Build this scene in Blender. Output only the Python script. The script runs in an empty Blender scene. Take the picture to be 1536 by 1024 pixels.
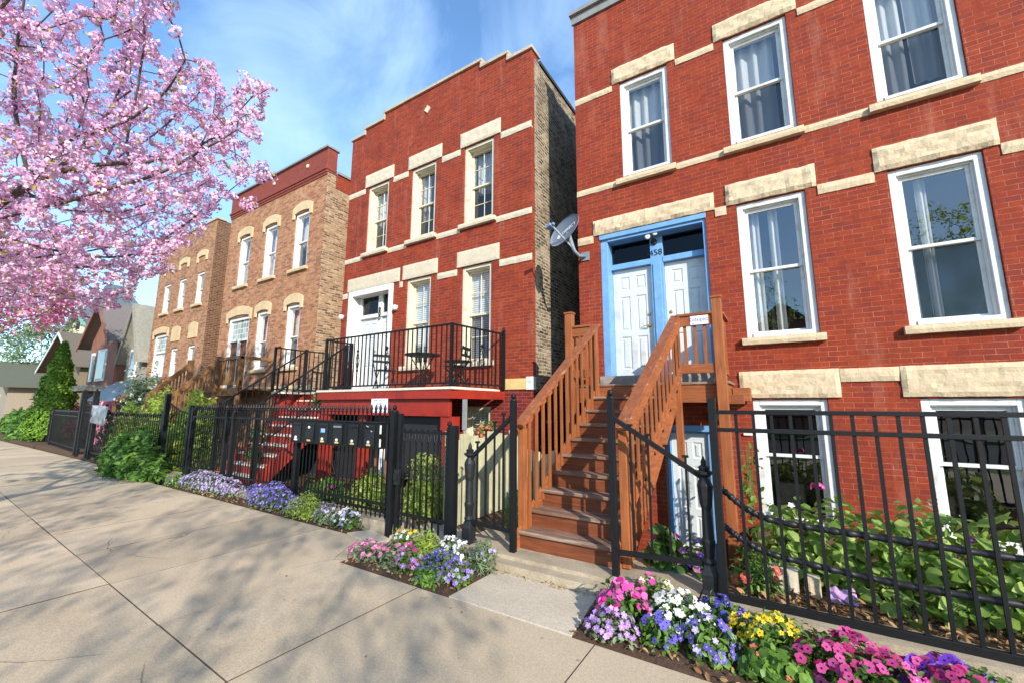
import bpy, bmesh, math, random
import numpy as np
from mathutils import Vector, Matrix, noise
random.seed(7); RG = np.random.default_rng(11)
S = bpy.context.scene
C = S.collection
PI = math.pi

# ------------------------------------------------------------------ mesh helpers
class MB:
    """collects geometry of ONE mesh object"""
    def __init__(s): s.v = []; s.f = []; s.m = []; s.cur = 0
    def add(s, vs, fs):
        b = len(s.v); s.v += [tuple(p) for p in vs]
        for f in fs: s.f.append([b + i for i in f]); s.m.append(s.cur)
        return s
    def quad(s, a, b, c, d): return s.add([a, b, c, d], [(0, 1, 2, 3)])
    def box(s, x0, x1, y0, y1, z0, z1):
        v = [(x0,y0,z0),(x1,y0,z0),(x1,y1,z0),(x0,y1,z0),(x0,y0,z1),(x1,y0,z1),(x1,y1,z1),(x0,y1,z1)]
        return s.add(v, [(0,3,2,1),(4,5,6,7),(0,1,5,4),(1,2,6,5),(2,3,7,6),(3,0,4,7)])
    def prism(s, poly, y0, y1):
        """poly = (x,z) outline counter-clockwise seen from -Y, extruded in y"""
        n = len(poly)
        v = [(x, y0, z) for x, z in poly] + [(x, y1, z) for x, z in poly]
        f = [tuple(range(n)), tuple(range(2*n-1, n-1, -1))]
        f += [(i, i + n, (i+1) % n + n, (i+1) % n) for i in range(n)]
        return s.add(v, f)
    def slab(s, pts, d):
        """closed polygon of 3-D points extruded by the vector d"""
        n = len(pts); d = Vector(d)
        v = [Vector(p) for p in pts] + [Vector(p) + d for p in pts]
        f = [tuple(range(n)), tuple(range(2*n-1, n-1, -1))]
        f += [(i, i + n, (i+1) % n + n, (i+1) % n) for i in range(n)]
        return s.add(v, f)
    def beam(s, p0, p1, w, h, up=(0,0,1)):
        """rectangular bar from p0 to p1, w across, h in the up direction (centred)"""
        p0, p1 = Vector(p0), Vector(p1); d = (p1 - p0).normalized(); up = Vector(up)
        a = d.cross(up).normalized(); u = a.cross(d).normalized()
        vs = []
        for p in (p0, p1):
            for i, j in ((-1,-1),(1,-1),(1,1),(-1,1)): vs.append(p + a*(w/2*i) + u*(h/2*j))
        return s.add(vs, [(3,2,1,0),(4,5,6,7),(0,1,5,4),(1,2,6,5),(2,3,7,6),(3,0,4,7)])
    def tube(s, path, r, n=8, cap=True):
        path = [Vector(p) for p in path]; k = len(path)
        rs = r if isinstance(r, (list, tuple)) else [r]*k
        b = len(s.v); prev = None
        for i, p in enumerate(path):
            d = (path[min(i+1, k-1)] - path[max(i-1, 0)]).normalized()
            if prev is None:
                a = d.orthogonal().normalized()
            else:
                a = (prev - d*prev.dot(d)).normalized()
            prev = a; c = d.cross(a)
            for j in range(n):
                t = 2*PI*j/n; s.v.append(tuple(p + (a*math.cos(t) + c*math.sin(t))*rs[i]))
        for i in range(k-1):
            for j in range(n):
                s.f.append([b+i*n+j, b+i*n+(j+1)%n, b+(i+1)*n+(j+1)%n, b+(i+1)*n+j]); s.m.append(s.cur)
        if cap:
            s.f.append([b+j for j in range(n)][::-1]); s.m.append(s.cur)
            s.f.append([b+(k-1)*n+j for j in range(n)]); s.m.append(s.cur)
        return s
    def lathe(s, cx, cy, prof, n=12, ang0=0.0):
        """prof = list of (radius, z)"""
        b = len(s.v)
        for r, z in prof:
            for j in range(n):
                t = ang0 + 2*PI*j/n; s.v.append((cx + r*math.cos(t), cy + r*math.sin(t), z))
        for i in range(len(prof)-1):
            for j in range(n):
                s.f.append([b+i*n+j, b+i*n+(j+1)%n, b+(i+1)*n+(j+1)%n, b+(i+1)*n+j]); s.m.append(s.cur)
        s.f.append([b+j for j in range(n)][::-1]); s.m.append(s.cur)
        s.f.append([b+(len(prof)-1)*n+j for j in range(n)]); s.m.append(s.cur)
        return s
    def ball(s, c, r, n=10, k=6, sq=(1,1,1)):
        b = len(s.v)
        for i in range(1, k):
            ph = PI*i/k
            for j in range(n):
                t = 2*PI*j/n
                s.v.append((c[0]+r*sq[0]*math.sin(ph)*math.cos(t), c[1]+r*sq[1]*math.sin(ph)*math.sin(t), c[2]+r*sq[2]*math.cos(ph)))
        s.v.append((c[0],c[1],c[2]+r*sq[2])); s.v.append((c[0],c[1],c[2]-r*sq[2])); T = len(s.v)-2
        for i in range(k-2):
            for j in range(n):
                s.f.append([b+i*n+j, b+(i+1)*n+j, b+(i+1)*n+(j+1)%n, b+i*n+(j+1)%n]); s.m.append(s.cur)
        for j in range(n):
            s.f.append([T, b+j, b+(j+1)%n]); s.m.append(s.cur)
            s.f.append([T+1, b+(k-2)*n+(j+1)%n, b+(k-2)*n+j]); s.m.append(s.cur)
        return s
    def rough(s, x0, x1, y0, y1, z0, z1, res=.05, amp=.012, seed=0):
        """a rock-faced block: box whose front (-Y) face and edges are broken by noise"""
        nx = max(2, int((x1-x0)/res)); nz = max(2, int((z1-z0)/res)); b = len(s.v)
        for k in range(nz+1):
            for i in range(nx+1):
                x = x0+(x1-x0)*i/nx; z = z0+(z1-z0)*k/nz
                q = Vector((x*3.1+seed, z*5.3, seed*.7)); e = i in (0,nx) or k in (0,nz)
                dy = noise.noise(q*2.2)*amp + noise.noise(q*6)*amp*.6 - (0 if e else amp*.8)
                dx = noise.noise(q*4+Vector((9,0,0)))*amp*.25 if i not in (0,nx) else noise.noise(q*3)*amp*.3
                dz = noise.noise(q*4+Vector((0,9,0)))*amp*.35
                s.v.append((x+dx, y0+dy+(amp*.5 if e else 0), z+dz))
        I = lambda i, k: b+k*(nx+1)+i
        for k in range(nz):
            for i in range(nx): s.f.append([I(i,k),I(i+1,k),I(i+1,k+1),I(i,k+1)]); s.m.append(s.cur)
        loop = [I(i,0) for i in range(nx+1)]+[I(nx,k) for k in range(1,nz+1)]+[I(i,nz) for i in range(nx-1,-1,-1)]+[I(0,k) for k in range(nz-1,0,-1)]
        bb = len(s.v)
        for q in loop: s.v.append((s.v[q][0], y1, s.v[q][2]))
        n = len(loop)
        for i in range(n): s.f.append([loop[i], bb+i, bb+(i+1)%n, loop[(i+1)%n]]); s.m.append(s.cur)
        return s
    def xf(s, fn):
        s.v = [tuple(fn(*p)) for p in s.v]; return s
    def mesh(s, name, mats, smooth=False):
        me = bpy.data.meshes.new(name); me.from_pydata(s.v, [], s.f)
        for m in (mats if isinstance(mats, (list, tuple)) else [mats]): me.materials.append(m)
        if max(s.m, default=0): me.polygons.foreach_set('material_index', s.m)
        if smooth: me.polygons.foreach_set('use_smooth', [True]*len(s.f))
        me.update(); return me
    def build(s, name, mats, parent=None, smooth=False, bevel=0, loc=None):
        me = s.mesh(name, mats, smooth)
        o = bpy.data.objects.new(name, me); C.objects.link(o)
        if loc is not None: o.location = loc
        if parent is not None: put(o, parent)
        if bevel:
            b = o.modifiers.new('bevel', 'BEVEL'); b.width = bevel; b.segments = 2; b.limit_method = 'ANGLE'; b.angle_limit = .6
        return o
def wm(o):
    m = o.matrix_basis
    return wm(o.parent) @ o.matrix_parent_inverse @ m if o.parent else m.copy()
def put(o, parent):
    """parent without moving: geometry is written in world coordinates"""
    o.parent = parent; o.matrix_parent_inverse = wm(parent).inverted()
def tag(o, label=None, cat=None, group=None, kind=None):
    if label: o['label'] = label
    if cat: o['category'] = cat
    if group: o['group'] = group
    if kind: o['kind'] = kind
    return o
def thing(name, label, cat, loc=(0,0,0), group=None):
    o = bpy.data.objects.new(name, None); C.objects.link(o); o.location = loc; o.empty_display_size = .1
    return tag(o, label, cat, group)
def struct(name, mb, m, **k): return tag(mb.build(name, m, **k), kind='structure')
def inst(me, name, parent, loc, rot=None, scale=None):
    o = bpy.data.objects.new(name, me); C.objects.link(o); o.location = loc
    if rot: o.rotation_euler = rot
    if scale: o.scale = scale
    put(o, parent); return o
def text(name, body, size, mat, parent, M, depth=.002):
    cu = bpy.data.curves.new(name, 'FONT'); cu.body = body; cu.size = size; cu.extrude = depth; cu.align_x = 'CENTER'; cu.align_y = 'CENTER'
    t = bpy.data.objects.new(name, cu); C.objects.link(t)
    dg = bpy.context.evaluated_depsgraph_get(); me = bpy.data.meshes.new_from_object(t.evaluated_get(dg))
    bpy.data.objects.remove(t); me.transform(M); me.materials.clear(); me.materials.append(mat)
    o = bpy.data.objects.new(name, me); C.objects.link(o); put(o, parent); return o
FRONT = lambda x, y, z: Matrix.Translation((x, y, z)) @ Matrix.Rotation(PI/2, 4, 'X')

# ------------------------------------------------------------------ scattering of leaves and flowers
LEAF = ([(0,0,0),(.38,.24,.07),(.38,-.24,.07),(.36,0,0),(.76,.17,.03),(.76,-.17,.03),(.74,0,-.05),(1,0,-.13)],
        [(0,3,1),(0,2,3),(3,6,4,1),(3,2,5,6),(6,7,4),(6,5,7)], [0]*6)
BROAD = ([(0,0,0),(.3,.36,.08),(.3,-.36,.08),(.3,0,0),(.68,.32,.02),(.68,-.32,.02),(.68,0,-.05),(1,0,-.2)],
        [(0,3,1),(0,2,3),(3,6,4,1),(3,2,5,6),(6,7,4),(6,5,7)], [0]*6)
BLADE = ([(0,.07,0),(0,-.07,0),(.5,.08,.05),(.5,-.08,.05),(1,0,-.06)], [(1,3,2,0),(3,4,2)], [0]*2)
QUAD = ([(0,0,0),(.5,.42,.1),(1,0,0),(.5,-.42,.1)], [(0,3,2,1)], [0])
def _flower(n=5, cup=.12, over=.62, centre=.2, cz=.07):
    v = [(0,0,0)]; f = []; m = []
    for k in range(n):
        a = 2*PI*k/n; b = len(v); w = PI/n*1.12
        v += [(over*math.cos(a-w), over*math.sin(a-w), cup), (1.0*math.cos(a-.22), 1.0*math.sin(a-.22), cup*.7), (1.0*math.cos(a+.22), 1.0*math.sin(a+.22), cup*.7),
              (over*math.cos(a+w), over*math.sin(a+w), cup*1.3)]
        f.append((0,b,b+1,b+2,b+3)); m.append(0)
    b = len(v)
    for k in range(6):
        a = 2*PI*k/6; v.append((centre*math.cos(a), centre*math.sin(a), cz))
    f.append(tuple(b+k for k in range(6))); m.append(1)
    return v, f, m
FLOWER = _flower(); PETUNIA = _flower(5, .22, .8, .24, .1); TINY = _flower(4, .05, .6, .15, .06)
def frames(N, spin=None):
    """rotation matrices (n,3,3): local z along N, local x random around it"""
    N = np.asarray(N, float); N = N/np.linalg.norm(N, axis=1, keepdims=True)
    R = RG.normal(size=N.shape); X = R - N*(R*N).sum(1, keepdims=True); X /= np.linalg.norm(X, axis=1, keepdims=True)
    return np.stack([X, np.cross(N, X), N], axis=2)
def scatter(name, templ, P, R, size, mats, parent=None, kind=None):
    V, F, M = templ; V = np.array(V, float); P = np.asarray(P, float); n = len(P); k = len(V)
    size = np.broadcast_to(np.asarray(size, float), (n,))
    co = np.einsum('nij,kj->nki', R, V)*size[:, None, None] + P[:, None, :]
    me = bpy.data.meshes.new(name)
    ls = np.concatenate([np.array(f) for f in F]); tot = np.array([len(f) for f in F]); L = len(ls)
    me.vertices.add(n*k); me.vertices.foreach_set('co', co.reshape(-1))
    me.loops.add(n*L); me.loops.foreach_set('vertex_index', (ls[None, :] + (np.arange(n)*k)[:, None]).reshape(-1).astype(np.int32))
    me.polygons.add(n*len(F)); st = np.concatenate([[0], np.cumsum(tot)[:-1]])
    me.polygons.foreach_set('loop_start', (st[None, :] + (np.arange(n)*L)[:, None]).reshape(-1).astype(np.int32))
    me.polygons.foreach_set('loop_total', np.tile(tot, n).astype(np.int32))
    for m in mats: me.materials.append(m)
    me.polygons.foreach_set('material_index', np.tile(np.array(M), n).astype(np.int32))
    me.update(calc_edges=True)
    a = me.attributes.new('rnd', 'FLOAT', 'POINT'); a.data.foreach_set('value', np.repeat(RG.random(n), k).astype(np.float32))
    me.validate()
    o = bpy.data.objects.new(name, me); C.objects.link(o)
    if parent is not None: put(o, parent)
    if kind: o['kind'] = kind
    return o

# ------------------------------------------------------------------ materials
def lin(r, g, b):
    f = lambda c: (c/255/12.92) if c <= 10 else ((c/255+.055)/1.055)**2.4
    return (f(r), f(g), f(b), 1)
class NT:
    def __init__(s, name):
        s.mat = bpy.data.materials.new(name); s.mat.use_nodes = True; s.t = s.mat.node_tree; s.t.nodes.clear()
        s.out = s.n('ShaderNodeOutputMaterial')
    def n(s, typ, **k):
        x = s.t.nodes.new(typ)
        for a, b in k.items():
            if a[0] == '_': x.inputs[a[1:].replace('_', ' ')].default_value = b
            else: setattr(x, a, b)
        return x
    def l(s, a, b): s.t.links.new(a, b)
    def noise(s, vec, scale, detail=5, rough=.6, dist=0):
        x = s.n('ShaderNodeTexNoise', _Scale=scale, _Detail=detail, _Roughness=rough, _Distortion=dist)
        if vec is not None: s.l(vec, x.inputs['Vector'])
        return x.outputs['Fac']
    def ramp(s, fac, *stops):
        x = s.n('ShaderNodeValToRGB'); e = x.color_ramp.elements
        while len(e) < len(stops): e.new(.5)
        for q, (p, c) in zip(e, stops): q.position = p; q.color = c if isinstance(c, tuple) else (c, c, c, 1)
        s.l(fac, x.inputs[0]); return x.outputs[0]
    def mix(s, fac, a, b, mode='MIX'):
        x = s.n('ShaderNodeMix', data_type='RGBA', blend_type=mode)
        for v, i in ((fac, 0), (a, 6), (b, 7)):
            if isinstance(v, bpy.types.NodeSocket): s.l(v, x.inputs[i])
            elif i == 0: x.inputs[0].default_value = v
            else: x.inputs[i].default_value = v
        return x.outputs[2]
    def math(s, op, a, b=0, c=0):
        x = s.n('ShaderNodeMath', operation=op)
        for i, v in enumerate((a, b, c)):
            if isinstance(v, bpy.types.NodeSocket): s.l(v, x.inputs[i])
            else: x.inputs[i].default_value = v
        return x.outputs[0]
    def obj(s, scale=None):
        o = s.n('ShaderNodeTexCoord').outputs['Object']
        if scale is None: return o
        m = s.n('ShaderNodeMapping'); m.inputs['Scale'].default_value = scale; s.l(o, m.inputs['Vector']); return m.outputs[0]
    def bsdf(s, col, rough=.7, bump=None, bstr=.3, bdist=.01, metal=0, spec=.4, trans=0, coat=0):
        p = s.n('ShaderNodeBsdfPrincipled'); s.p = p
        for v, i in ((col, 'Base Color'), (rough, 'Roughness')):
            if isinstance(v, bpy.types.NodeSocket): s.l(v, p.inputs[i])
            else: p.inputs[i].default_value = v
        p.inputs['Metallic'].default_value = metal; p.inputs['Specular IOR Level'].default_value = spec; p.inputs['Coat Weight'].default_value = coat
        if bump is not None:
            b = s.n('ShaderNodeBump', _Strength=bstr, _Distance=bdist); s.l(bump, b.inputs['Height']); s.l(b.outputs[0], p.inputs['Normal'])
        o = p.outputs[0]
        if trans:
            t = s.n('ShaderNodeBsdfTranslucent'); mx = s.n('ShaderNodeMixShader'); mx.inputs[0].default_value = trans
            if isinstance(col, bpy.types.NodeSocket): s.l(col, t.inputs[0])
            else: t.inputs[0].default_value = col
            s.l(o, mx.inputs[1]); s.l(t.outputs[0], mx.inputs[2]); o = mx.outputs[0]
        s.l(o, s.out.inputs[0]); return s.mat
def plain(name, c, rough=.6, var=.12, scale=9, bump=.0, metal=0, spec=.4, coat=0, dirt=None, dscale=3):
    t = NT(name); o = t.obj(); f = t.noise(o, scale)
    lo = tuple(x*(1-var) for x in c[:3])+(1,); hi = tuple(min(1, x*(1+var)) for x in c[:3])+(1,)
    col = t.ramp(f, (.3, lo), (.7, hi))
    if dirt: col = t.mix(t.ramp(t.noise(o, dscale, 8, .7), (.52, 0.), (.68, 1.)), col, dirt)
    return t.bsdf(col, rough, f if bump else None, bump, .01, metal, spec, 0, coat)
def leafm(name, a, b, rough=.5, trans=.35, spec=.35):
    t = NT(name); at = t.n('ShaderNodeAttribute', attribute_name='rnd')
    col = t.ramp(at.outputs['Fac'], (0, a), (1, b))
    return t.bsdf(col, rough, None, trans=trans, spec=spec)
def brick(name, c1, c2, mortar, c3=None, bw=.205, bh=.068, ms=.005, smooth=.15, wob=.006, var=.35, pale=None, dark=None, bump=.5, paint=None, patch=None):
    t = NT(name); o = t.obj(); x = t.n('ShaderNodeSeparateXYZ'); t.l(o, x.inputs[0])
    u = t.math('ADD', x.outputs[0], x.outputs[1]); cb = t.n('ShaderNodeCombineXYZ')
    w = t.n('ShaderNodeTexNoise', _Scale=4., _Detail=3.); t.l(o, w.inputs['Vector'])
    w2 = t.n('ShaderNodeSeparateColor'); t.l(w.outputs['Color'], w2.inputs[0])
    t.l(t.math('MULTIPLY_ADD', w2.outputs[0], wob*2, u), cb.inputs[0]); t.l(t.math('MULTIPLY_ADD', w2.outputs[1], wob*2, x.outputs[2]), cb.inputs[1])
    b = t.n('ShaderNodeTexBrick', _Color1=c1, _Color2=c2, _Mortar=mortar, _Scale=1., _Mortar_Size=ms, _Mortar_Smooth=smooth, _Brick_Width=bw, _Row_Height=bh)
    b.offset = .5; t.l(cb.outputs[0], b.inputs['Vector'])
    if c3:
        for i, c in ((1,(0,0,0,1)),(2,(1,1,1,1))): b.inputs[i].default_value = c
        pt = t.ramp(t.noise(o, 3.1, 7, .7), (.36, .25), (.62, 1.)); bc = t.mix(t.math('MULTIPLY', b.outputs['Fac'], pt), t.ramp(b.outputs[0], (.08, c2), (.42, c1), (.62, c1), (.9, c3)), mortar)
    else: bc = b.outputs[0]
    fine = t.noise(o, 60, 6, .7); mid = t.noise(o, 1.3, 8, .65); blot = t.noise(o, 9, 4, .6)
    col = t.mix(1.0, bc, t.ramp(fine, (.25, 1-var), (.75, 1+var)), 'MULTIPLY')
    col = t.mix(1.0, col, t.ramp(blot, (.3, 1-var*.6), (.7, 1+var*.35)), 'MULTIPLY')
    if dark: col = t.mix(t.math('MULTIPLY', t.ramp(mid, (.52, 0.), (.72, 1.)), .55), col, dark)
    if pale:
        m2 = t.n('ShaderNodeMapping'); m2.inputs['Scale'].default_value = (3.2, 3.2, .55); t.l(o, m2.inputs[0])
        st = t.noise(m2.outputs[0], 1.0, 7, .68)
        col = t.mix(t.math('MULTIPLY', t.ramp(st, (.56, 0.), (.78, 1.)), .42), col, pale)
    if patch: col = t.mix(t.math('MULTIPLY', t.ramp(t.noise(o, 2.6, 6, .7), (.5, 0.), (.6, 1.)), .75), col, patch)
    if paint:   # lower wall painted up to a height
        z0, pc = paint; e = t.math('GREATER_THAN', z0, t.math('MULTIPLY_ADD', blot, .05, x.outputs[2]))
        col = t.mix(t.math('MULTIPLY', e, .93), col, pc)
    h = t.math('SUBTRACT', t.math('MULTIPLY', fine, .35), b.outputs['Fac'])
    return t.bsdf(col, .85, h, bump, .012, spec=.25)
def stone(name, a, b, dirt, bump=.55, scale=14):
    t = NT(name); o = t.obj(); f = t.noise(o, scale, 9, .65, .4); g = t.noise(o, 2.2, 6, .6); h = t.noise(o, 45, 4)
    col = t.ramp(t.math('MULTIPLY_ADD', f, .6, t.math('MULTIPLY', g, .4)), (.34, b), (.6, a))
    col = t.mix(t.math('MULTIPLY', t.ramp(t.noise(o, 5, 9, .75), (.52, 0.), (.8, 1.)), .4), col, dirt)
    return t.bsdf(col, .9, t.math('MULTIPLY_ADD', h, .3, f), bump*.7, .02, spec=.2)
def wood(name, a, b, axis='z', worn=None, rough=.6, scale=1., wornlo=.55):
    t = NT(name); sc = {'z': (22, 22, 1.6), 'x': (1.6, 22, 22), 'y': (22, 1.6, 22)}[axis]
    o = t.obj(tuple(k*scale for k in sc)); f = t.noise(o, 1., 7, .65, 1.2)
    col = t.ramp(f, (.3, b), (.7, a)); f2 = t.noise(t.obj(), 2.5, 5)
    col = t.mix(1.0, col, t.ramp(f2, (.3, .78), (.7, 1.15)), 'MULTIPLY')
    if worn: col = t.mix(t.ramp(t.noise(o, .8, 9, .75), (wornlo, 0.), (wornlo+.12, 1.)), col, worn)
    return t.bsdf(col, rough, f, .25, .006, spec=.3)

M = {}
M['brick_a'] = brick('red painted brick', lin(136,51,29), lin(126,49,35), lin(168,106,84), lin(142,57,31), bw=.205, bh=.068, ms=.0038, pale=lin(176,120,98), dark=lin(108,40,28), var=.36)
M['brick_b'] = brick('old red brick', lin(136,52,30), lin(122,48,34), lin(160,100,78), lin(144,58,34), bw=.2, bh=.066, ms=.0045, pale=lin(176,128,112), dark=lin(92,32,26), var=.34)
M['brick_base'] = brick('basement red brick', lin(132,46,38), lin(104,36,32), lin(150,92,80), pale=lin(196,160,148), dark=lin(80,32,28))
M['brick_side'] = brick('common brick', lin(104,88,72), lin(58,50,46), lin(178,164,140), lin(146,124,98), bw=.2, bh=.072, ms=.017, smooth=.45, wob=.03, var=.45, bump=.9, paint=(2.02, lin(26,24,24)), patch=lin(168,152,130))
M['brick_c'] = brick('tan pressed brick', lin(164,116,84), lin(134,92,68), lin(172,140,112), lin(176,130,96), bw=.2, bh=.066, ms=.006, var=.4, pale=lin(200,160,120), dark=lin(150,86,56))
M['brick_cs'] = brick('tan common brick', lin(160,126,96), lin(106,82,64), lin(184,164,138), lin(178,148,116), bw=.2, bh=.07, ms=.012, smooth=.4, wob=.018, var=.45, bump=.9)
M['brick_d'] = brick('brown brick', lin(164,118,86), lin(128,90,66), lin(172,142,114), lin(178,134,98), bw=.2, bh=.07, ms=.009, wob=.012, var=.45, bump=.8, dark=lin(120,74,52))
M['brick_ds'] = brick('dark brown brick', lin(120,82,58), lin(78,52,40), lin(130,104,82), bw=.2, bh=.07, ms=.012, wob=.015, var=.4, bump=.8)
M['cornice'] = plain('red oxide paint', lin(126,56,40), .7, .15, 6)
M['stone_a'] = stone('cream limestone', lin(204,184,152), lin(194,172,140), lin(174,152,122), .8, 24)
M['stone_b'] = stone('weathered limestone', lin(200,189,166), lin(190,177,152), lin(168,154,130), .5, 20)
M['stone_c'] = stone('tan limestone', lin(204,182,144), lin(180,156,118), lin(146,120,88), .3)
M['stone_grey'] = stone('grey sill stone', lin(150,146,138), lin(118,116,110), lin(90,88,84), .3)
M['coping'] = plain('metal coping', lin(132,130,128), .55, .15, 5)
M['coping_b'] = stone('coping stone', lin(190,172,150), lin(160,142,122), lin(120,100,84), .2)
M['white'] = plain('white window paint', lin(212,212,208), .45, .05, 6, .05, dirt=lin(188,182,170), dscale=4)
M['cream'] = plain('cream window paint', lin(204,196,172), .5, .06, 6, dirt=lin(170,156,130))
M['blue'] = plain('sky blue trim paint', lin(106,152,196), .5, .1, 5, .1, dirt=lin(126,166,202), dscale=9)
M['door'] = plain('white door paint', lin(200,206,206), .4, .03, 4, dirt=lin(178,180,176), dscale=2)
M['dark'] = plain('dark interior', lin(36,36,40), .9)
M['black'] = plain('black iron paint', lin(19,20,22), .55, .3, 30, .1, spec=.28)
M['black2'] = plain('black cast iron', lin(30,31,33), .55, .35, 18, .4, spec=.35)
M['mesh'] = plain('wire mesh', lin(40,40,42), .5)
M['roofing'] = plain('roof felt', lin(60,58,56), .9, .3)
M['shingle'] = plain('grey shingles', lin(112,104,98), .9, .25, 25, .4)
M['rub'] = plain('black corrugated pipe', lin(30,31,34), .45, .25, 10, .2)
M['metalgrey'] = plain('grey painted metal', lin(120,130,140), .5, .08)
M['lens'] = plain('white plastic', lin(225,224,216), .4, .03)
M['brass'] = plain('brass', lin(190,150,80), .35, .1, metal=.7)
M['paper'] = plain('paper', lin(228,230,238), .7, .03)
M['ink'] = plain('dark ink', lin(40,36,60), .7)
M['purpleink'] = plain('purple ink', lin(70,40,130), .7)
M['wood'] = wood('cedar stained wood', lin(166,98,55), lin(124,69,38), 'z')
M['woodx'] = wood('cedar board along the street', lin(160,94,53), lin(118,65,36), 'x')
M['woody'] = wood('cedar board going back', lin(164,96,55), lin(120,67,38), 'y')
M['rail'] = wood('worn handrail wood', lin(150,88,54), lin(112,62,40), 'y', lin(176,134,104), .6, 1., .56)
M['tread'] = wood('worn tread wood', lin(136,104,84), lin(96,66,50), 'x', lin(156,138,122), .75, 1., .5)
M['riser'] = wood('stained riser wood', lin(136,76,46), lin(96,50,30), 'x', lin(160,110,84), .6, 1., .66)
M['oldwood'] = wood('olive brown deck wood', lin(140,100,62), lin(98,68,40), 'z')
M['oldwoody'] = wood('olive brown rail wood', lin(146,106,66), lin(104,72,42), 'y')
M['paleboard'] = wood('pale green fence board', lin(196,192,158), lin(160,156,124), 'z')
M['redpaint'] = plain('red porch paint', lin(146,42,28), .5, .15, 4, .1, dirt=lin(120,34,26), dscale=3)
M['whiteedge'] = plain('chipped white paint', lin(214,206,190), .6, .1, 12, dirt=lin(150,120,100), dscale=14)
M['deckfloor'] = plain('cream deck edge', lin(206,198,180), .7, .1)
M['awning'] = plain('blue grey awning sheet', lin(58,76,88), .5, .3, 3, coat=.1)
M['plastic'] = plain('grey plastic sheet', lin(150,152,156), .4, .12, 4)
M['siding'] = plain('brown siding', lin(136,92,76), .8, .2, 9)
M['siding2'] = plain('pale grey siding', lin(136,134,122), .8, .18)
M['cream2'] = plain('cream church stone', lin(222,206,170), .85, .1)
M['copper'] = plain('slate spire', lin(84,100,104), .6, .2)
M['coppergreen'] = plain('copper green trim', lin(110,160,140), .6, .15)
def concrete(name, a, b, speck, sc=1., joint=False):
    t = NT(name); o = t.obj(); f = t.noise(o, 1.1*sc, 8, .6); g = t.noise(o, 130, 3, .6); h = t.noise(o, 12, 5, .6)
    vo = t.n('ShaderNodeTexVoronoi', _Scale=95., feature='F1'); t.l(o, vo.inputs['Vector'])
    col = t.ramp(f, (.3, b), (.7, a))
    col = t.mix(.5, col, t.mix(1., col, t.ramp(g, (.25, .4), (.75, 1.6)), 'MULTIPLY'))
    col = t.mix(1., col, t.ramp(t.noise(o, 42, 5, .75), (.25, .80), (.75, 1.2)), 'MULTIPLY')
    col = t.mix(t.math('MULTIPLY', t.ramp(vo.outputs['Distance'], (.08, 1.), (.22, 0.)), .45), col, speck)
    col = t.mix(t.math('MULTIPLY', t.ramp(h, (.55, 0.), (.75, 1.)), .25), col, b)
    if joint:
        col = t.mix(t.math('MULTIPLY', t.ramp(t.noise(o, 3.3, 9, .8), (.66, 0.), (.74, 1.)), .35), col, speck)
        cr = t.n('ShaderNodeTexVoronoi', _Scale=.55, feature='DISTANCE_TO_EDGE'); wv = t.n('ShaderNodeTexNoise', _Scale=2.2, _Detail=6.); t.l(o, wv.inputs[0])
        ad = t.n('ShaderNodeMix', data_type='VECTOR'); ad.inputs[0].default_value = .16; t.l(o, ad.inputs[4]); t.l(wv.outputs['Color'], ad.inputs[5]); t.l(ad.outputs[1], cr.inputs['Vector'])
        crk = t.math('MULTIPLY', t.ramp(cr.outputs['Distance'], (.0, 1.), (.0035, 0.)), t.ramp(t.noise(o, .5, 2), (.5, 0.), (.56, .7)))
        col = t.mix(crk, col, lin(88,74,60))
        gum = t.n('ShaderNodeTexVoronoi', _Scale=2.6); t.l(o, gum.inputs['Vector']); col = t.mix(t.ramp(gum.outputs['Distance'], (.03, .45), (.05, 0.)), col, lin(104,92,78))
        at = t.n('ShaderNodeAttribute', attribute_name='rnd'); col = t.mix(1., col, t.ramp(at.outputs['Fac'], (0, .86), (1, 1.06)), 'MULTIPLY')
    return t.bsdf(col, .9, g, .35, .004, spec=.2)
M['walk'] = concrete('sidewalk concrete', lin(200,181,152), lin(184,164,134), lin(116,102,84), joint=True)
M['kerb'] = concrete('kerb concrete', lin(190,174,148), lin(152,136,112), lin(112,100,84), 3., True)
M['slabgrey'] = concrete('grey patch concrete', lin(198,184,162), lin(176,162,140), lin(124,112,96))
M['asphalt'] = concrete('asphalt', lin(74,72,70), lin(58,56,56), lin(100,98,96))
M['soil'] = plain('dark soil', lin(74,54,40), .95, .4, 40, .8)
M['jointdirt'] = plain('dark joint dirt', lin(104,88,72), .95, .3, 30)
M['grassm'] = leafm('grass blade', lin(70,104,40), lin(112,136,62))
M['litter'] = leafm('dead leaf', lin(112,76,46), lin(188,150,104), .8, .15)

# glass: mirror-like skin over a clear pane
def glass(name, tint, refl=.06, rough=.01):
    t = NT(name); tr = t.n('ShaderNodeBsdfTransparent'); tr.inputs[0].default_value = tint
    gl = t.n('ShaderNodeBsdfGlossy', _Roughness=rough); gl.inputs[0].default_value = (1,1,1,1)
    lw = t.n('ShaderNodeLayerWeight', _Blend=.5); fr = t.math('POWER', lw.outputs['Facing'], 4.); mx = t.n('ShaderNodeMixShader')
    nz = t.noise(t.obj(), 1.6, 2); b = t.n('ShaderNodeBump', _Strength=.12, _Distance=.02); t.l(nz, b.inputs['Height']); t.l(b.outputs[0], gl.inputs['Normal'])
    t.l(t.math('MULTIPLY_ADD', fr, .9, refl), mx.inputs[0]); t.l(tr.outputs[0], mx.inputs[1]); t.l(gl.outputs[0], mx.inputs[2]); t.l(mx.outputs[0], t.out.inputs[0])
    return t.mat
M['glass'] = glass('window glass', (.9,.93,.94,1), .16)
M['screen'] = glass('window glass behind insect screen', (.42,.44,.48,1), .07, .08)
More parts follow.
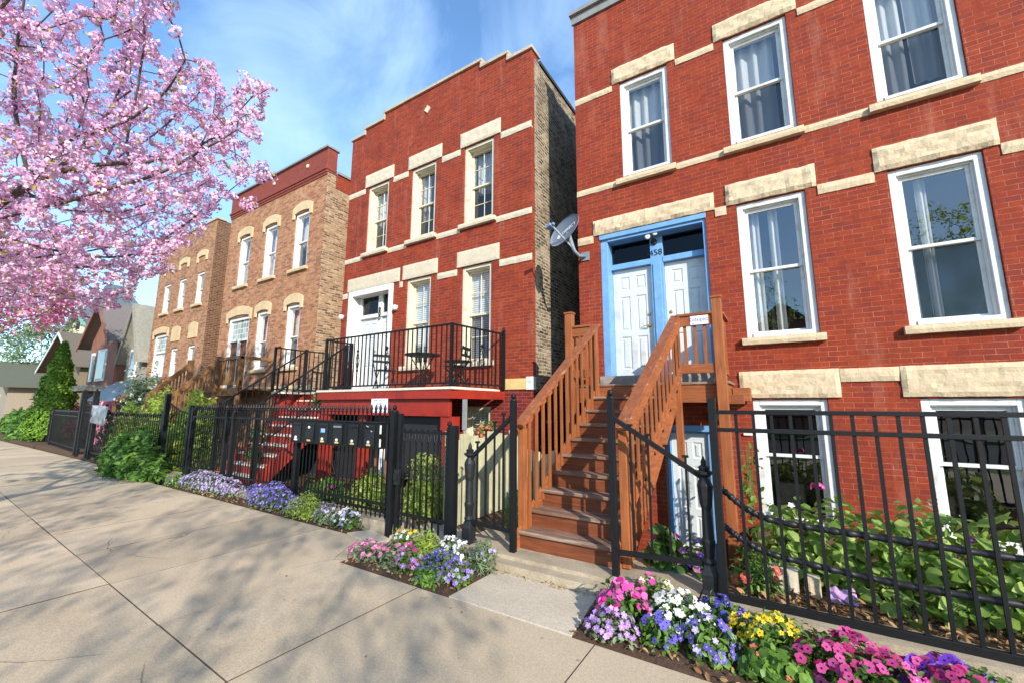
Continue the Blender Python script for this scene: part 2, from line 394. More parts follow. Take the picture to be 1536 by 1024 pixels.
M['darkglass'] = glass('dark transom glass', (.3,.3,.32,1), .02)
t = NT('curtain cloth'); M['curtain'] = t.bsdf(t.ramp(t.noise(t.obj((5,5,.5)), 1., 3), (.3, lin(216,214,208)), (.7, lin(238,236,230))), .9, trans=.4)
t = NT('blind slats'); wv = t.n('ShaderNodeTexWave', wave_type='BANDS', bands_direction='Z', _Scale=6.5); t.l(t.obj(), wv.inputs[0])
M['blind'] = t.bsdf(t.ramp(wv.outputs['Fac'], (.1, lin(150,152,150)), (.6, lin(222,224,220))), .6)
t = NT('glass block'); bk = t.n('ShaderNodeTexBrick', _Color1=lin(170,186,180), _Color2=lin(110,132,128), _Mortar=lin(214,212,200), _Scale=1., _Mortar_Size=.012, _Brick_Width=.19, _Row_Height=.19); bk.offset = 0
mp = t.n('ShaderNodeMapping'); mp.inputs['Rotation'].default_value = (PI/2, 0, 0); t.l(t.obj(), mp.inputs[0]); t.l(mp.outputs[0], bk.inputs[0])
M['glassblock'] = t.bsdf(bk.outputs[0], .15, spec=.6)

# ------------------------------------------------------------------ camera, sun, sky
SUN = Vector((.708, -.548, .445)).normalized()          # towards the sun
cam = bpy.data.cameras.new('camera'); co = bpy.data.objects.new('camera', cam); C.objects.link(co); S.camera = co
cam.sensor_width = 36; cam.lens = 627/1536*36; cam.clip_start = .05; cam.clip_end = 2000
Rm = Matrix(((.84260787,.07984389,.53257574),(.53852024,-.13009488,-.83250902),(.00281462,.98828148,-.15261652)))
co.matrix_world = Matrix.Translation((0,0,1.7)) @ Rm.to_4x4()
sl = bpy.data.lights.new('sun', 'SUN'); sl.energy = 3.3; sl.angle = math.radians(.53); sl.color = (1, .94, .85)
so = bpy.data.objects.new('sun', sl); C.objects.link(so); so.rotation_euler = SUN.to_track_quat('Z', 'Y').to_euler()
W = bpy.data.worlds.new('World'); S.world = W; W.use_nodes = True; wt = W.node_tree; wt.nodes.clear()
def wn(typ, **k):
    x = wt.nodes.new(typ)
    for a, b in k.items():
        if a[0] == '_': x.inputs[a[1:].replace('_',' ')].default_value = b
        else: setattr(x, a, b)
    return x
sky = wn('ShaderNodeTexSky', sky_type='NISHITA', sun_disc=False)
sky.sun_elevation = math.asin(SUN.z); sky.sun_rotation = math.atan2(SUN.x, SUN.y); sky.air_density = 1.0; sky.dust_density = .35; sky.ozone_density = 2.2; sky.altitude = 100
tc = wn('ShaderNodeTexCoord'); mp = wn('ShaderNodeMapping'); mp.inputs['Rotation'].default_value = (.35, .15, .7); mp.inputs['Scale'].default_value = (2.4, 3.2, 2.8)
wt.links.new(tc.outputs['Generated'], mp.inputs[0])
nz = wn('ShaderNodeTexNoise', _Scale=1.15, _Detail=9., _Roughness=.6, _Distortion=.5); wt.links.new(mp.outputs[0], nz.inputs[0])
nb = wn('ShaderNodeTexNoise', _Scale=1.9, _Detail=3.); wt.links.new(tc.outputs['Generated'], nb.inputs[0])
mu = wn('ShaderNodeMath', operation='MULTIPLY'); wt.links.new(nz.outputs['Fac'], mu.inputs[0]); wt.links.new(nb.outputs['Fac'], mu.inputs[1])
rp = wn('ShaderNodeValToRGB'); e = rp.color_ramp.elements; e[0].position = .215; e[0].color = (0,0,0,1); e[1].position = .42; e[1].color = (.78,.78,.78,1); wt.links.new(mu.outputs[0], rp.inputs[0])
tint = wn('ShaderNodeMix', data_type='RGBA', blend_type='MULTIPLY'); tint.inputs[0].default_value = 1; wt.links.new(sky.outputs[0], tint.inputs[6]); tint.inputs[7].default_value = (.82, 1.02, 1.13, 1)
mx = wn('ShaderNodeMix', data_type='RGBA'); wt.links.new(rp.outputs[0], mx.inputs[0]); wt.links.new(tint.outputs[2], mx.inputs[6]); mx.inputs[7].default_value = (2.6, 3.7, 5.2, 1)
bg = wn('ShaderNodeBackground', _Strength=.15); wt.links.new(mx.outputs[2], bg.inputs[0]); ow = wn('ShaderNodeOutputWorld'); wt.links.new(bg.outputs[0], ow.inputs[0])
S.view_settings.view_transform = 'Standard'; S.view_settings.look = 'None'; S.view_settings.gamma = 1; S.view_settings.exposure = 1.06
S.cycles.max_bounces = 8; S.cycles.transparent_max_bounces = 12; S.cycles.use_denoising = True

# ------------------------------------------------------------------ ground, road, sidewalk
b = MB(); b.quad((-400,-400,-.62),(400,-400,-.62),(400,600,-.62),(-400,600,-.62)); struct('ground', b, M['soil'])
b = MB(); b.box(-200,200,-16,-4.6,-.6,-.14); struct('road', b, M['asphalt'])
b = MB(); b.box(-200,200,-4.6,-4.4,-.6,.0); struct('kerb', b, M['kerb'])
b = MB(); b.box(-200,200,-4.4,-2.1,-.6,-.02); struct('parkway_grass', b, plain('parkway lawn', lin(76,96,48), .95, .4, 30, .8))
b = MB(); b.box(-120,40,-30,-16,-.6,-.02); struct('lawn', b, plain('far lawn', lin(80,100,50), .95, .4, 30))
# paving slabs with open joints; the long joint drifts a little, as laid
JX = [30,24,18,12,6,3.4,1.9,.35,-1.28,-3.05,-4.25,-5.6,-6.97,-8.3,-9.75]+[-9.75-1.42*k for k in range(1, 34)]
jy = lambda x: 1.385-.0325*x if x > -16 else 1.905
b = MB(); bd = MB(); SR = []; g = .005
for i in range(len(JX)-1):
    xa, xb = JX[i+1]+g, JX[i]-g
    far = 3.12 if xa > -4.4 else (3.82 if xa > -14 else 4.1)
    rows = [(-2.1, lambda x: jy(x)-g), (lambda x: jy(x)+g, far)]
    for lo, hi in rows:
        L = lo if callable(lo) else (lambda x, q=lo: q); H = hi if callable(hi) else (lambda x, q=hi: q)
        dz = RG.uniform(-.003, .003)
        p = [(xa, L(xa)), (xb, L(xb)), (xb, H(xb)), (xa, H(xa))]
        b.slab([(x, y, -.1) for x, y in p], (0,0,.1+dz)); b.m[-4:] = [1]*4; SR += [RG.random()]*8
        bd.box(xa-g, xb+g, L(xa)-.03, max(H(xa),H(xb)), -.3, -.012)
so_ = struct('sidewalk', b, [M['walk'], M['jointdirt']]); at_ = so_.data.attributes.new('rnd','FLOAT','POINT'); at_.data.foreach_set('value', SR); struct('joint_dirt', bd, M['jointdirt'])
b = MB(); b.slab([(-2.68,3.135,-.1),(-1.47,3.135,-.1),(-1.56,3.94,-.1),(-2.66,3.94,-.1)], (0,0,.104)); struct('entrance_walk', b, M['slabgrey'], bevel=.005)
b = MB(); b.slab([(-5.1,3.84,-.1),(-4.44,3.7,-.1),(-4.4,3.98,-.1),(-4.95,4.12,-.1)], (0,0,.108)); struct('stone_patch', b, M['slabgrey'], bevel=.006)
# planting soil in front of the kerb
def soilmesh(x0,x1,y0,y1,h,seed):
    b = MB(); nx = int((x1-x0)/.06)+2; ny = int((y1-y0)/.06)+2
    for j in range(ny+1):
        for i in range(nx+1):
            x = x0+(x1-x0)*i/nx; y = y0+(y1-y0)*j/ny; ed = min(i, nx-i, j, 3)/3
            b.v.append((x, y, -.02+h*ed+(.02*noise.noise(Vector((x*9,y*9,seed)))+.012*noise.noise(Vector((x*25,y*25,seed))))*ed))
    for j in range(ny):
        for i in range(nx): b.f.append([j*(nx+1)+i, j*(nx+1)+i+1, (j+1)*(nx+1)+i+1, (j+1)*(nx+1)+i]); b.m.append(0)
    return b
struct('soil_bed', soilmesh(-1.52,2.6,3.12,4.02,.05,1), M['soil'], smooth=True)
struct('soil_bed', soilmesh(-4.3,-2.66,3.12,3.98,.05,2), M['soil'], smooth=True)
struct('soil_bed', soilmesh(-11.6,-5.1,3.82,4.2,.04,3), M['soil'], smooth=True)
# low concrete kerb that carries the fences, and the entrance step
b = MB(); b.rough(-.7,4.6,3.98,4.28,-.1,.13,.06,.006,1); struct('kerb', b, M['kerb'])
b = MB(); b.rough(-12.75,-4.42,4.12,4.42,-.1,.14,.08,.008,2); struct('kerb', b, M['kerb'])
b = MB(); b.rough(-3.36,-.72,4.0,4.9,-.1,.12,.06,.008,3); struct('kerb', b, M['kerb'])
b = MB(); b.rough(-2.78,-1.32,3.86,4.0,-.05,.085,.05,.006,4); struct('kerb', b, M['kerb'])
# gate path and gardens (an areaway pit below the wooden stair)
GS = plain('garden soil', lin(92,70,50), .95, .4, 30, .8)
def gard(x0,x1,y0,y1,z): b = MB(); b.box(x0,x1,y0,y1,-.7,z); struct('garden_ground', b, GS)
gard(-.45,6,4.28,7.0,.07); gard(-.7,-.45,4.28,5.0,.07); gard(-2.6,-.7,4.9,5.1,.05); gard(-3.36,-2.6,4.9,7.0,.06)
gard(-4.42,-3.36,3.99,7.0,.03); gard(-18,-4.42,4.42,7.0,.06); gard(-60,-18,4.4,12,.04); gard(-4.02,-2.98,7.0,23,.03)
b = MB(); b.box(-4.42,-3.36,3.98,4.7,-.2,.045); struct('gate_path', b, M['slabgrey'])

# ------------------------------------------------------------------ building helpers
def wall_front(mb, x0, x1, z0, z1, y, holes, depth=.36):
    """front wall (facing -Y) cut by openings, with reveals"""
    xs = sorted({x0, x1, *[h[0] for h in holes], *[h[1] for h in holes]}); zs = sorted({z0, z1, *[h[2] for h in holes], *[h[3] for h in holes]})
    for i in range(len(xs)-1):
        for k in range(len(zs)-1):
            cx, cz = (xs[i]+xs[i+1])/2, (zs[k]+zs[k+1])/2
            if not any(h[0] < cx < h[1] and h[2] < cz < h[3] for h in holes):
                mb.quad((xs[i],y,zs[k]),(xs[i+1],y,zs[k]),(xs[i+1],y,zs[k+1]),(xs[i],y,zs[k+1]))
    for a, c, p, q in holes:
        d = y+depth
        mb.quad((a,y,p),(a,y,q),(a,d,q),(a,d,p)); mb.quad((c,y,p),(c,d,p),(c,d,q),(c,y,q))
        mb.quad((a,y,q),(c,y,q),(c,d,q),(a,d,q)); mb.quad((a,y,p),(a,d,p),(c,d,p),(c,y,p))
def shell(root, x0, x1, z0, z1, y, yb, holes, mf, ms, roofz, ret=.0, basez=None):
    b = MB()
    if basez:
        lo = [(h[0],h[1],max(h[2],z0),min(h[3],basez)) for h in holes if h[2] < basez]; hi = [(h[0],h[1],max(h[2],basez),h[3]) for h in holes if h[3] > basez]
        wall_front(b, x0, x1, basez, z1, y, hi); b.cur = 2; wall_front(b, x0, x1, z0, basez, y, lo); b.cur = 0
    else: wall_front(b, x0, x1, z0, z1, y, holes)
    if ret:
        for X, s in ((x0,1),(x1,-1)): b.quad((X,y,z0),(X,y,z1),(X,y+ret,z1),(X,y+ret,z0)) if s > 0 else b.quad((X,y,z0),(X,y+ret,z0),(X,y+ret,z1),(X,y,z1))
    b.cur = 1; ys = y+ret
    b.quad((x0,ys,z0),(x0,ys,z1),(x0,yb,z1),(x0,yb,z0)); b.quad((x1,ys,z0),(x1,yb,z0),(x1,yb,z1),(x1,ys,z1)); b.quad((x0,yb,z0),(x0,yb,z1),(x1,yb,z1),(x1,yb,z0))
    b.quad((x0,y+.3,z1),(x1,y+.3,z1),(x1,y+.0,z1),(x0,y+.0,z1)); b.quad((x0,y+.3,roofz),(x0,y+.3,z1),(x1,y+.3,z1),(x1,y+.3,roofz))
    b.build('wall', [mf, ms, M['brick_base']], root)
    r = MB(); r.box(x0+.02, x1-.02, y+.31, yb-.02, roofz-.1, roofz); r.build('roof', M['roofing'], root)
    i = MB(); i.box(x0+.3, x1-.3, y+1.6, y+1.7, z0, roofz-.2)
    for zz in (z0, 2.1, 5.3): i.box(x0+.3, x1-.3, y+.37, y+1.6, zz-.1 if zz > z0 else zz, zz)
    i.build('interior_partition', M['dark'], root)
def curtain_mesh(x0, x1, z0, z1, y, amp=.03, waves=9, seed=0, drawn=0):
    b = MB(); n = 60; k = 8
    for j in range(k+1):
        tz = j/k
        for i in range(n+1):
            u = i/n; z = z0+(z1-z0)*tz; squeeze = 1-drawn*(1-tz)*.5
            x = x0+(x1-x0)*u*squeeze; w = amp*math.sin(waves*2*PI*u+seed+.5*math.sin(3*u+tz*2))+amp*.5*math.sin(waves*5.1*u+tz*3+seed)
            b.v.append((x, y+w, z))
    for j in range(k):
        for i in range(n): b.f.append([j*(n+1)+i, j*(n+1)+i+1, (j+1)*(n+1)+i+1, (j+1)*(n+1)+i]); b.m.append(0)
    return b
def window(root, x0, x1, z0, z1, y=7.0, mat='white', curt=(), mun=False, top='glass', low='screen', blind=0, mid=.5, cas=.08, dep=.07, off=.035):
    b = MB(); yf = y+off; e = .004; dq = dep; X0, X1, Z0, Z1 = x0+e, x1-e, z0+e, z1-e
    b.box(X0, X0+cas, yf, yf+dq+.12, Z0, Z1); b.box(X1-cas, X1, yf, yf+dq+.12, Z0, Z1); b.box(X0+cas, X1-cas, yf, yf+dq+.12, Z1-cas, Z1); b.box(X0+cas, X1-cas, yf-.015, yf+dq+.12, Z0, Z0+.055)
    # inner stop bead
    b.box(X0+cas, X0+cas+.02, yf+.04, yf+dq+.12, Z0+.055, Z1-cas); b.box(X1-cas-.02, X1-cas, yf+.04, yf+dq+.12, Z0+.055, Z1-cas); b.box(X0+cas+.02, X1-cas-.02, yf+.04, yf+dq+.12, Z1-cas-.02, Z1-cas)
    a, c = X0+cas+.02, X1-cas-.02; lo, hi = Z0+.055, Z1-cas-.02; mz = lo+(hi-lo)*mid; s = .042
    def sash(p, q, ys):
        b.box(a, a+s, ys, ys+.035, p, q); b.box(c-s, c, ys, ys+.035, p, q); b.box(a+s, c-s, ys, ys+.035, p, p+s); b.box(a+s, c-s, ys, ys+.035, q-s, q)
        if mun:
            xm = (a+c)/2; zm = (p+q)/2; b.box(xm-.006, xm+.006, ys+.004, ys+.03, p+s, q-s)
            for zz in ((zm,) if mun == 1 else (p+(q-p)*.36, p+(q-p)*.68)): b.box(a+s, xm-.009, ys+.005, ys+.029, zz-.009, zz+.009); b.box(xm+.009, c-s, ys+.005, ys+.029, zz-.009, zz+.009)
    yf = yf+dq-.045; sash(mz-.02, hi, yf+.045); sash(lo, mz+.022, yf+.082)
    w = b.build('window', M[mat], root, bevel=.004)
    p = MB(); p.quad((a+s-.01, yf+.066, mz-.02+s-.01),(c-s+.01, yf+.066, mz-.02+s-.01),(c-s+.01, yf+.066, hi-s+.01),(a+s-.01, yf+.066, hi-s+.01)); p.build('pane', M[top], w)
    p = MB(); p.quad((a+s-.01, yf+.102, lo+s-.01),(c-s+.01, yf+.102, lo+s-.01),(c-s+.01, yf+.102, mz+.022-s+.01),(a+s-.01, yf+.102, mz+.022-s+.01)); p.build('pane', M[low], w)
    for k, (u0, u1, v0) in enumerate(curt):
        curtain_mesh(a+(c-a)*u0, a+(c-a)*u1, lo+(hi-lo)*v0, hi+.02, yf+.23, .024, 1.3+2.6*(u1-u0), x0*3+k, 0).build('curtain', M['curtain'], w, smooth=True)
    if blind:
        q = MB(); q.box(a-.02, c+.02, yf+.15, yf+.16, lo+(hi-lo)*(1-blind), hi+.02); q.build('blind', M['blind'], w)
    return w
def stonework(root, name, x0, x1, z0, z1, m, y=7.0, out=.025, amp=.012, seed=0, res=.05):
    b = MB(); b.rough(x0, x1, y-out, y+.05, z0, z1, res, amp, seed); return b.build(name, m, root)
def sill(root, x0, x1, z, m, y=7.0, seed=0, h=.1): return stonework(root, 'sill', x0, x1, z-h, z, m, y, .085, .008, seed, .06)
def panel_door(mb, x0, x1, z0, z1, y, th=.045):
    """six raised panels: slab with sunk fields and raised centres"""
    w, h = x1-x0, z1-z0; st = .115*w/.7; mu = .1*w/.7; hw = (w-2*st-mu)/2
    zr = [(.06, .36), (.41, .74), (.80, .93)]
    rects = [(x0+st+k*(hw+mu), x0+st+k*(hw+mu)+hw, z0+h*p, z0+h*q) for k in (0,1) for p, q in zr]
    xs = sorted({x0, x1, *[r[0] for r in rects], *[r[1] for r in rects]}); zs = sorted({z0, z1, *[r[2] for r in rects], *[r[3] for r in rects]})
    for i in range(len(xs)-1):
        for k in range(len(zs)-1):
            cx, cz = (xs[i]+xs[i+1])/2, (zs[k]+zs[k+1])/2
            if not any(r[0]<cx<r[1] and r[2]<cz<r[3] for r in rects): mb.quad((xs[i],y,zs[k]),(xs[i+1],y,zs[k]),(xs[i+1],y,zs[k+1]),(xs[i],y,zs[k+1]))
    for a, c, p, q in rects:
        lv = [(0, 0), (.018, .014), (.032, .014), (.052, .003)]
        for (i0, d0), (i1, d1) in zip(lv, lv[1:]):
            A = [(a+i0,y+d0,p+i0),(c-i0,y+d0,p+i0),(c-i0,y+d0,q-i0),(a+i0,y+d0,q-i0)]; B = [(a+i1,y+d1,p+i1),(c-i1,y+d1,p+i1),(c-i1,y+d1,q-i1),(a+i1,y+d1,q-i1)]
            for j in range(4): mb.quad(A[j], A[(j+1)%4], B[(j+1)%4], B[j])
        i, d = lv[-1]; mb.quad((a+i,y+d,p+i),(c-i,y+d,p+i),(c-i,y+d,q-i),(a+i,y+d,q-i))
    mb.quad((x0,y,z0),(x0,y,z1),(x0,y+th,z1),(x0,y+th,z0)); mb.quad((x1,y,z0),(x1,y+th,z0),(x1,y+th,z1),(x1,y,z1)); mb.quad((x0,y,z1),(x1,y,z1),(x1,y+th,z1),(x0,y+th,z1)); mb.quad((x0,y+th,z0),(x0,y+th,z1),(x1,y+th,z1),(x1,y+th,z0))

# ------------------------------------------------------------------ BUILDING A: red painted brick, right
Y = 7.0
A = thing('brick_rowhouse', 'red painted brick house on the right with twin white doors in a blue frame', 'house', (.75, 7, 0))
UP = [(-2.11,-1.25),(-.36,.52),(1.42,2.30),(3.2,4.05)]; ZU = (5.80, 7.70); ZL = (2.70, 4.79)
holes = [(a,c,*ZU) for a, c in UP] + [(a,c,*ZL) for a, c in UP[1:]] + [(a,c,.12,1.81) for a, c in UP[1:]] + [(-2.58,-.80,2.2,4.77), (-1.6,-.92,-.6,1.40)]
shell(A, -3.0, 4.6, -.7, 9.6, Y, 23, holes, M['brick_a'], M['brick_side'], 9.1)
b = MB(); b.box(-3.06, 4.66, 6.9, 7.33, 9.6, 9.68); b.build('coping', M['coping'], A)
b = MB(); b.box(-3.03, 4.63, 6.96, 7.0, 9.42, 9.6); b.build('fascia_board', M['coping'], A)
for k, (a, c) in enumerate(UP):
    stonework(A, 'lintel', a-.13, c+.14, 7.71, 8.03, M['stone_a'], out=.03, amp=.018, seed=k)
    sill(A, a-.1, c+.07, 5.745, M['stone_a'], seed=k+20)
    if k: 
        stonework(A, 'lintel', a-.13, c+.14, 4.80, 5.14, M['stone_a'], out=.03, amp=.02, seed=k+5); sill(A, a-.06, c+.06, 2.69, M['stone_a'], seed=k+31)
stonework(A, 'lintel', -2.69, -.66, 4.79, 5.08, M['stone_a'], out=.03, amp=.02, seed=11)
def bands(root, segs, z0, z1, m, out=.018, seed=0):
    for k, (a, c) in enumerate(segs): stonework(root, 'belt_course', a, c, z0, z1, m, out=out, amp=.009, seed=seed+k*1.7)
bands(A, [(-3.0,-2.245),(-1.105,-.495),(.665,1.285),(2.445,3.065),(4.195,4.6)], 7.58, 7.70, M['stone_a'], seed=40)
bands(A, [(-3.0,-2.215),(-1.175,-.465),(.595,1.315),(2.375,3.095),(4.125,4.6)], 5.645, 5.755, M['stone_a'], seed=50)
bands(A, [(-3.0,-2.695),(-.655,-.495),(.665,1.285),(2.445,3.065),(4.195,4.6)], 4.665, 4.81, M['stone_a'], seed=60)
for k, (a, c) in enumerate(((-.50,.67),(1.27,2.56),(3.06,4.3))): stonework(A, 'lintel', a, c, 1.83, 2.21, M['stone_a'], out=.03, amp=.014, seed=70+k)
bands(A, [(.675,1.265),(2.565,3.055)], 2.03, 2.205, M['stone_a'], .025, 80)
# small limestone corner pieces beside the door lintel
cu = {0: ((.0,.97,.0),), 1: ((0,.86,.0),), 2: ((.0,.46,.0),(.52,.95,.12)), 3: ((0,1,0),)}
for k, (a, c) in enumerate(UP): window(A, a, c, *ZU, curt=cu[k])
window(A, *UP[1], *ZL, curt=((.02,.26,0),(.44,.62,0)), low='glass'); window(A, *UP[2], *ZL, curt=((.0,.14,0),(.28,.44,0)), low='screen'); window(A, *UP[3], *ZL, curt=((0,.4,0),))
for a, c in UP[1:]: window(A, a, c, .12, 1.81, low='glass', mid=.56)
# twin entrance doors
b = MB(); e = .005; x0, x1 = -2.575, -.805
b.box(x0, x0+.13, 7.03, 7.34, 2.22, 4.765); b.box(x1-.05, x1, 7.03, 7.34, 2.22, 4.765); b.box(x0+.13, x1-.05, 7.02, 7.34, 4.64, 4.765)
b.box(-1.74, -1.53, 7.20, 7.34, 2.22, 4.64); b.box(x0+.13, -1.74, 7.19, 7.34, 4.15, 4.25); b.box(-1.53, x1-.05, 7.19, 7.34, 4.15, 4.25)
b.box(x0-.01, x1+.01, 6.985, 7.03, 4.69, 4.775); b.box(-1.70,-1.57, 7.18, 7.20, 2.22, 4.14)
fr = b.build('door_frame', M['blue'], A, bevel=.006)
b = MB(); b.quad((-2.445,7.26,4.25),(-1.74,7.26,4.25),(-1.74,7.26,4.64),(-2.445,7.26,4.64)); b.build('transom_pane', M['darkglass'], fr)
b = MB(); b.quad((-1.53,7.26,4.25),(-.855,7.26,4.25),(-.855,7.26,4.64),(-1.53,7.26,4.64)); b.build('transom_pane', M['darkglass'], fr)
for k, (a, c) in enumerate(((-2.44,-1.745),(-1.525,-.86))):
    b = MB(); panel_door(b, a, c, 2.23, 4.145, 7.275); d = b.build('door', M['door'], A)
    hb = MB(); hx = c-.07 if k == 0 else a+.07
    hb.cur = 0; hb.lathe(0,0,[(.03,0),(.03,.012),(.012,.02),(.012,.05),(.02,.055)],10); hb.beam((0,0,.05),(-.1 if k==0 else .1,0,.05),.014,.02)
    hb.xf(lambda x,y,z: (hx+x, 7.275-z, 3.08+y)); hb.build('handle', M['brass'], d)
    hb = MB(); hb.lathe(0,0,[(.028,0),(.028,.012),(.018,.02)],10); hb.xf(lambda x,y,z: (hx+x, 7.275-z, 3.28+y)); hb.build('lock', M['brass'], d)
stonework(A, 'door_sill', -2.62, -.78, 2.055, 2.215, M['stone_grey'], y=6.98, out=.05, amp=.008, seed=90)
text('house_number', '-458', .15, M['black'], A, FRONT(-1.668, 7.196, 4.335))
# twin flood light over the number
fl = MB(); fl.lathe(0,0,[(.055,0),(.055,.02),(.02,.03)],12); fl.xf(lambda x,y,z: (-1.66+x, 7.198-z, 4.53+y)); fl.tube([(-1.66,7.17,4.53),(-1.66,7.11,4.56)],.02,8)
fo = fl.build('flood_light', M['black2'], A, smooth=False)
for dx, dz in ((-.075,.06),(.05,.1)):
    q = MB(); q.lathe(0,0,[(.02,-.05),(.035,-.01),(.05,.04),(.05,.05)],12); q.xf(lambda x,y,z: (-1.66+dx+x, 7.1-z, 4.54+dz+y*1.0)); l = q.build('lamp_head', M['metalgrey'], fo, smooth=True)
    q = MB(); q.lathe(0,0,[(.045,.05),(.03,.06)],12); q.xf(lambda x,y,z: (-1.66+dx+x, 7.1-z, 4.54+dz+y)); q.build('bulb', M['lens'], fo)
# basement door below the landing
b = MB(); b.box(-1.595,-1.53,7.03,7.15,-.6,1.395); b.box(-.985,-.925,7.03,7.15,-.6,1.395); b.box(-1.53,-.985,7.03,7.15,1.30,1.395); b.box(-1.62,-.90,6.96,7.0,1.33,1.42)
b.build('basement_door_frame', M['blue'], A, bevel=.004)
b = MB(); panel_door(b, -1.525, -.99, -.6, 1.295, 7.08); b.build('basement_door', M['door'], A)
b = MB(); b.box(-.93,-.72,6.9,6.985,1.5,1.62); b.build('joist_end', M['dark'], A)
b = MB(); b.box(-.50,-.39,6.97,6.998,1.30,1.33); b.build('wall_clip', M['lens'], A)

# ------------------------------------------------------------------ BUILDING B: red brick, middle, stepped parapet
B = thing('brick_rowhouse', 'middle red brick house with stepped parapet and a red porch behind a black balcony rail', 'house', (-7, 7, 0))
BU = [(-9.24,-8.40),(-7.55,-6.70),(-5.82,-4.97)]; BL = [(-7.57,-6.75),(-5.82,-5.00)]
holes = [(a,c,5.79,7.69) for a, c in BU]+[(a,c,2.63,4.76) for a, c in BL]+[(-9.78,-8.03,2.05,4.76),(-5.68,-4.98,.5,1.70),(-8.3,-7.5,-.1,1.75)]
shell(B, -10.08, -4.0, -.7, 9.28, Y, 23, holes, M['brick_b'], M['brick_side'], 8.9, ret=.12, basez=2.02)
par = [(-10.08,-9.49,9.39),(-9.49,-8.69,9.56),(-8.69,-5.38,9.75),(-5.38,-4.63,9.57),(-4.63,-4.0,9.40)]
b = MB()
for a, c, z in par: b.box(a, c, 7.0, 7.3, 9.28, z)
b.build('parapet', M['brick_b'], B)
b = MB()
for k, (a, c, z) in enumerate(par):
    ax = a-.04 if k == 0 else (a if z < par[k-1][2] else a-.05); cx = c+.04 if k == 4 else (c if z < par[k+1][2] else c+.05)
    b.box(ax, cx, 6.95, 7.34, z, z+.075)
    if k and z > par[k-1][2]: b.box(a-.05, a, 6.96, 7.33, par[k-1][2]+.075, z)
    if k < 4 and z > par[k+1][2]: b.box(c, c+.05, 6.96, 7.33, par[k+1][2]+.075, z)
b.build('coping', M['coping_b'], B, bevel=.008)
b = MB(); b.box(-4.05,-3.96,7.34,23,9.281,9.36); b.build('roof_edge_flashing', M['roofing'], B)
b = MB(); b.prism([(-7.06,9.10),(-6.95,9.21),(-7.06,9.32),(-7.17,9.21)], 6.975, 7.02); b.build('diamond_plaque', M['stone_b'], B)
for k, (a, c) in enumerate(BU):
    stonework(B, 'lintel', a-.11, c+.18, 7.70, 8.06, M['stone_b'], out=.03, amp=.008, seed=100+k); sill(B, a-.08, c+.08, 5.76, M['stone_b'], seed=110+k)
for k, (a, c) in enumerate(BL):
    stonework(B, 'lintel', a-.13, c+.2, 4.77, 5.13, M['stone_b'], out=.03, amp=.006, seed=120+k); sill(B, a-.08, c+.08, 2.63, M['stone_b'], seed=130+k)
stonework(B, 'lintel', -9.86, -7.82, 4.77, 5.12, M['stone_b'], out=.03, amp=.006, seed=125)
bands(B, [(-10.08,-9.355),(-8.215,-7.665),(-6.515,-5.935),(-4.785,-4.0)], 7.54, 7.69, M['stone_b'], seed=140)
bands(B, [(-10.08,-9.325),(-8.315,-7.635),(-6.615,-5.905),(-4.885,-4.0)], 5.60, 5.73, M['stone_b'], seed=150)
bands(B, [(-10.08,-9.865),(-7.815,-7.705),(-6.545,-5.955),(-4.795,-4.0)], 4.60, 4.745, M['stone_b'], seed=160)
b = MB(); b.box(-4.64,-4.14,6.975,7.03,2.03,2.24); b.build('stone_block', plain('ochre stone', lin(214,180,118), .85, .15, 8), B)
b = MB(); b.box(-4.135,-4.0,6.97,7.03,2.02,2.27); b.box(-4.0,-3.985,6.97,7.1,2.02,2.27); b.build('corner_flashing', M['white'], B)
for k, (a, c) in enumerate(BU): window(B, a, c, 5.79, 7.69, mat='cream', mun=1, curt=((0,1,.42),) if k != 1 else ((.0,.4,.3),), cas=.07, dep=.16)
for k, (a, c) in enumerate(BL): window(B, a, c, 2.63, 4.76, mat='cream', mun=1, low='glass' if k == 0 else 'screen', blind=.78 if k == 0 else .97, cas=.07, dep=.14)
window(B, -5.68, -4.98, .5, 1.70, mat='cream', mun=1, blind=.9, low='glass')
b = MB(); b.box(-8.3,-7.5,7.1,7.15,-.1,1.75); b.build('basement_door', M['dark'], B)
# white entrance: big cased frame, transom lights, two doors
b = MB(); b.box(-9.775,-9.60,6.96,7.25,2.05,4.755); b.box(-8.17,-8.035,6.96,7.25,2.05,4.755); b.box(-9.60,-8.17,6.955,7.25,4.60,4.755)
b.box(-9.60,-9.50,7.2,7.3,2.05,4.6); b.box(-8.82,-8.66,7.2,7.3,2.05,4.6); b.box(-9.50,-8.82,7.17,7.3,4.00,4.10); b.box(-8.66,-8.17,7.17,7.3,4.00,4.10)
fr = b.build('door_frame', M['white'], B, bevel=.006)
for a, c in ((-9.5,-8.82),(-8.66,-8.17)):
    q = MB(); q.quad((a,7.25,4.1),(c,7.25,4.1),(c,7.25,4.6),(a,7.25,4.6)); q.build('transom_pane', M['darkglass'], fr)
    q = MB(); panel_door(q, a+.005, c-.005, 2.06, 3.995, 7.24); d = q.build('door', M['door'], B)
    q = MB(); q.ball((c-.08 if a < -9 else c-.06, 7.215, 3.12), .03, 8, 6); q.build('knob', M['brass'], d)
b = MB()
for z, r in ((3.98,.055),(4.10,.05),(4.21,.045)): b.tube([(-8.74+r*math.cos(t*PI/6)*.6, 7.185, z+r*math.sin(t*PI/6)) for t in range(13)], .012, 6)
b.build('house_number', M['black'], B)
for x in (-10.0,-7.87):
    q = MB(); q.ball((x,6.93,4.09), .07, 10, 8); q.box(x-.03,x+.03,6.95,6.999,4.03,4.15); q.build('wall_light', M['lens'], B, smooth=True)
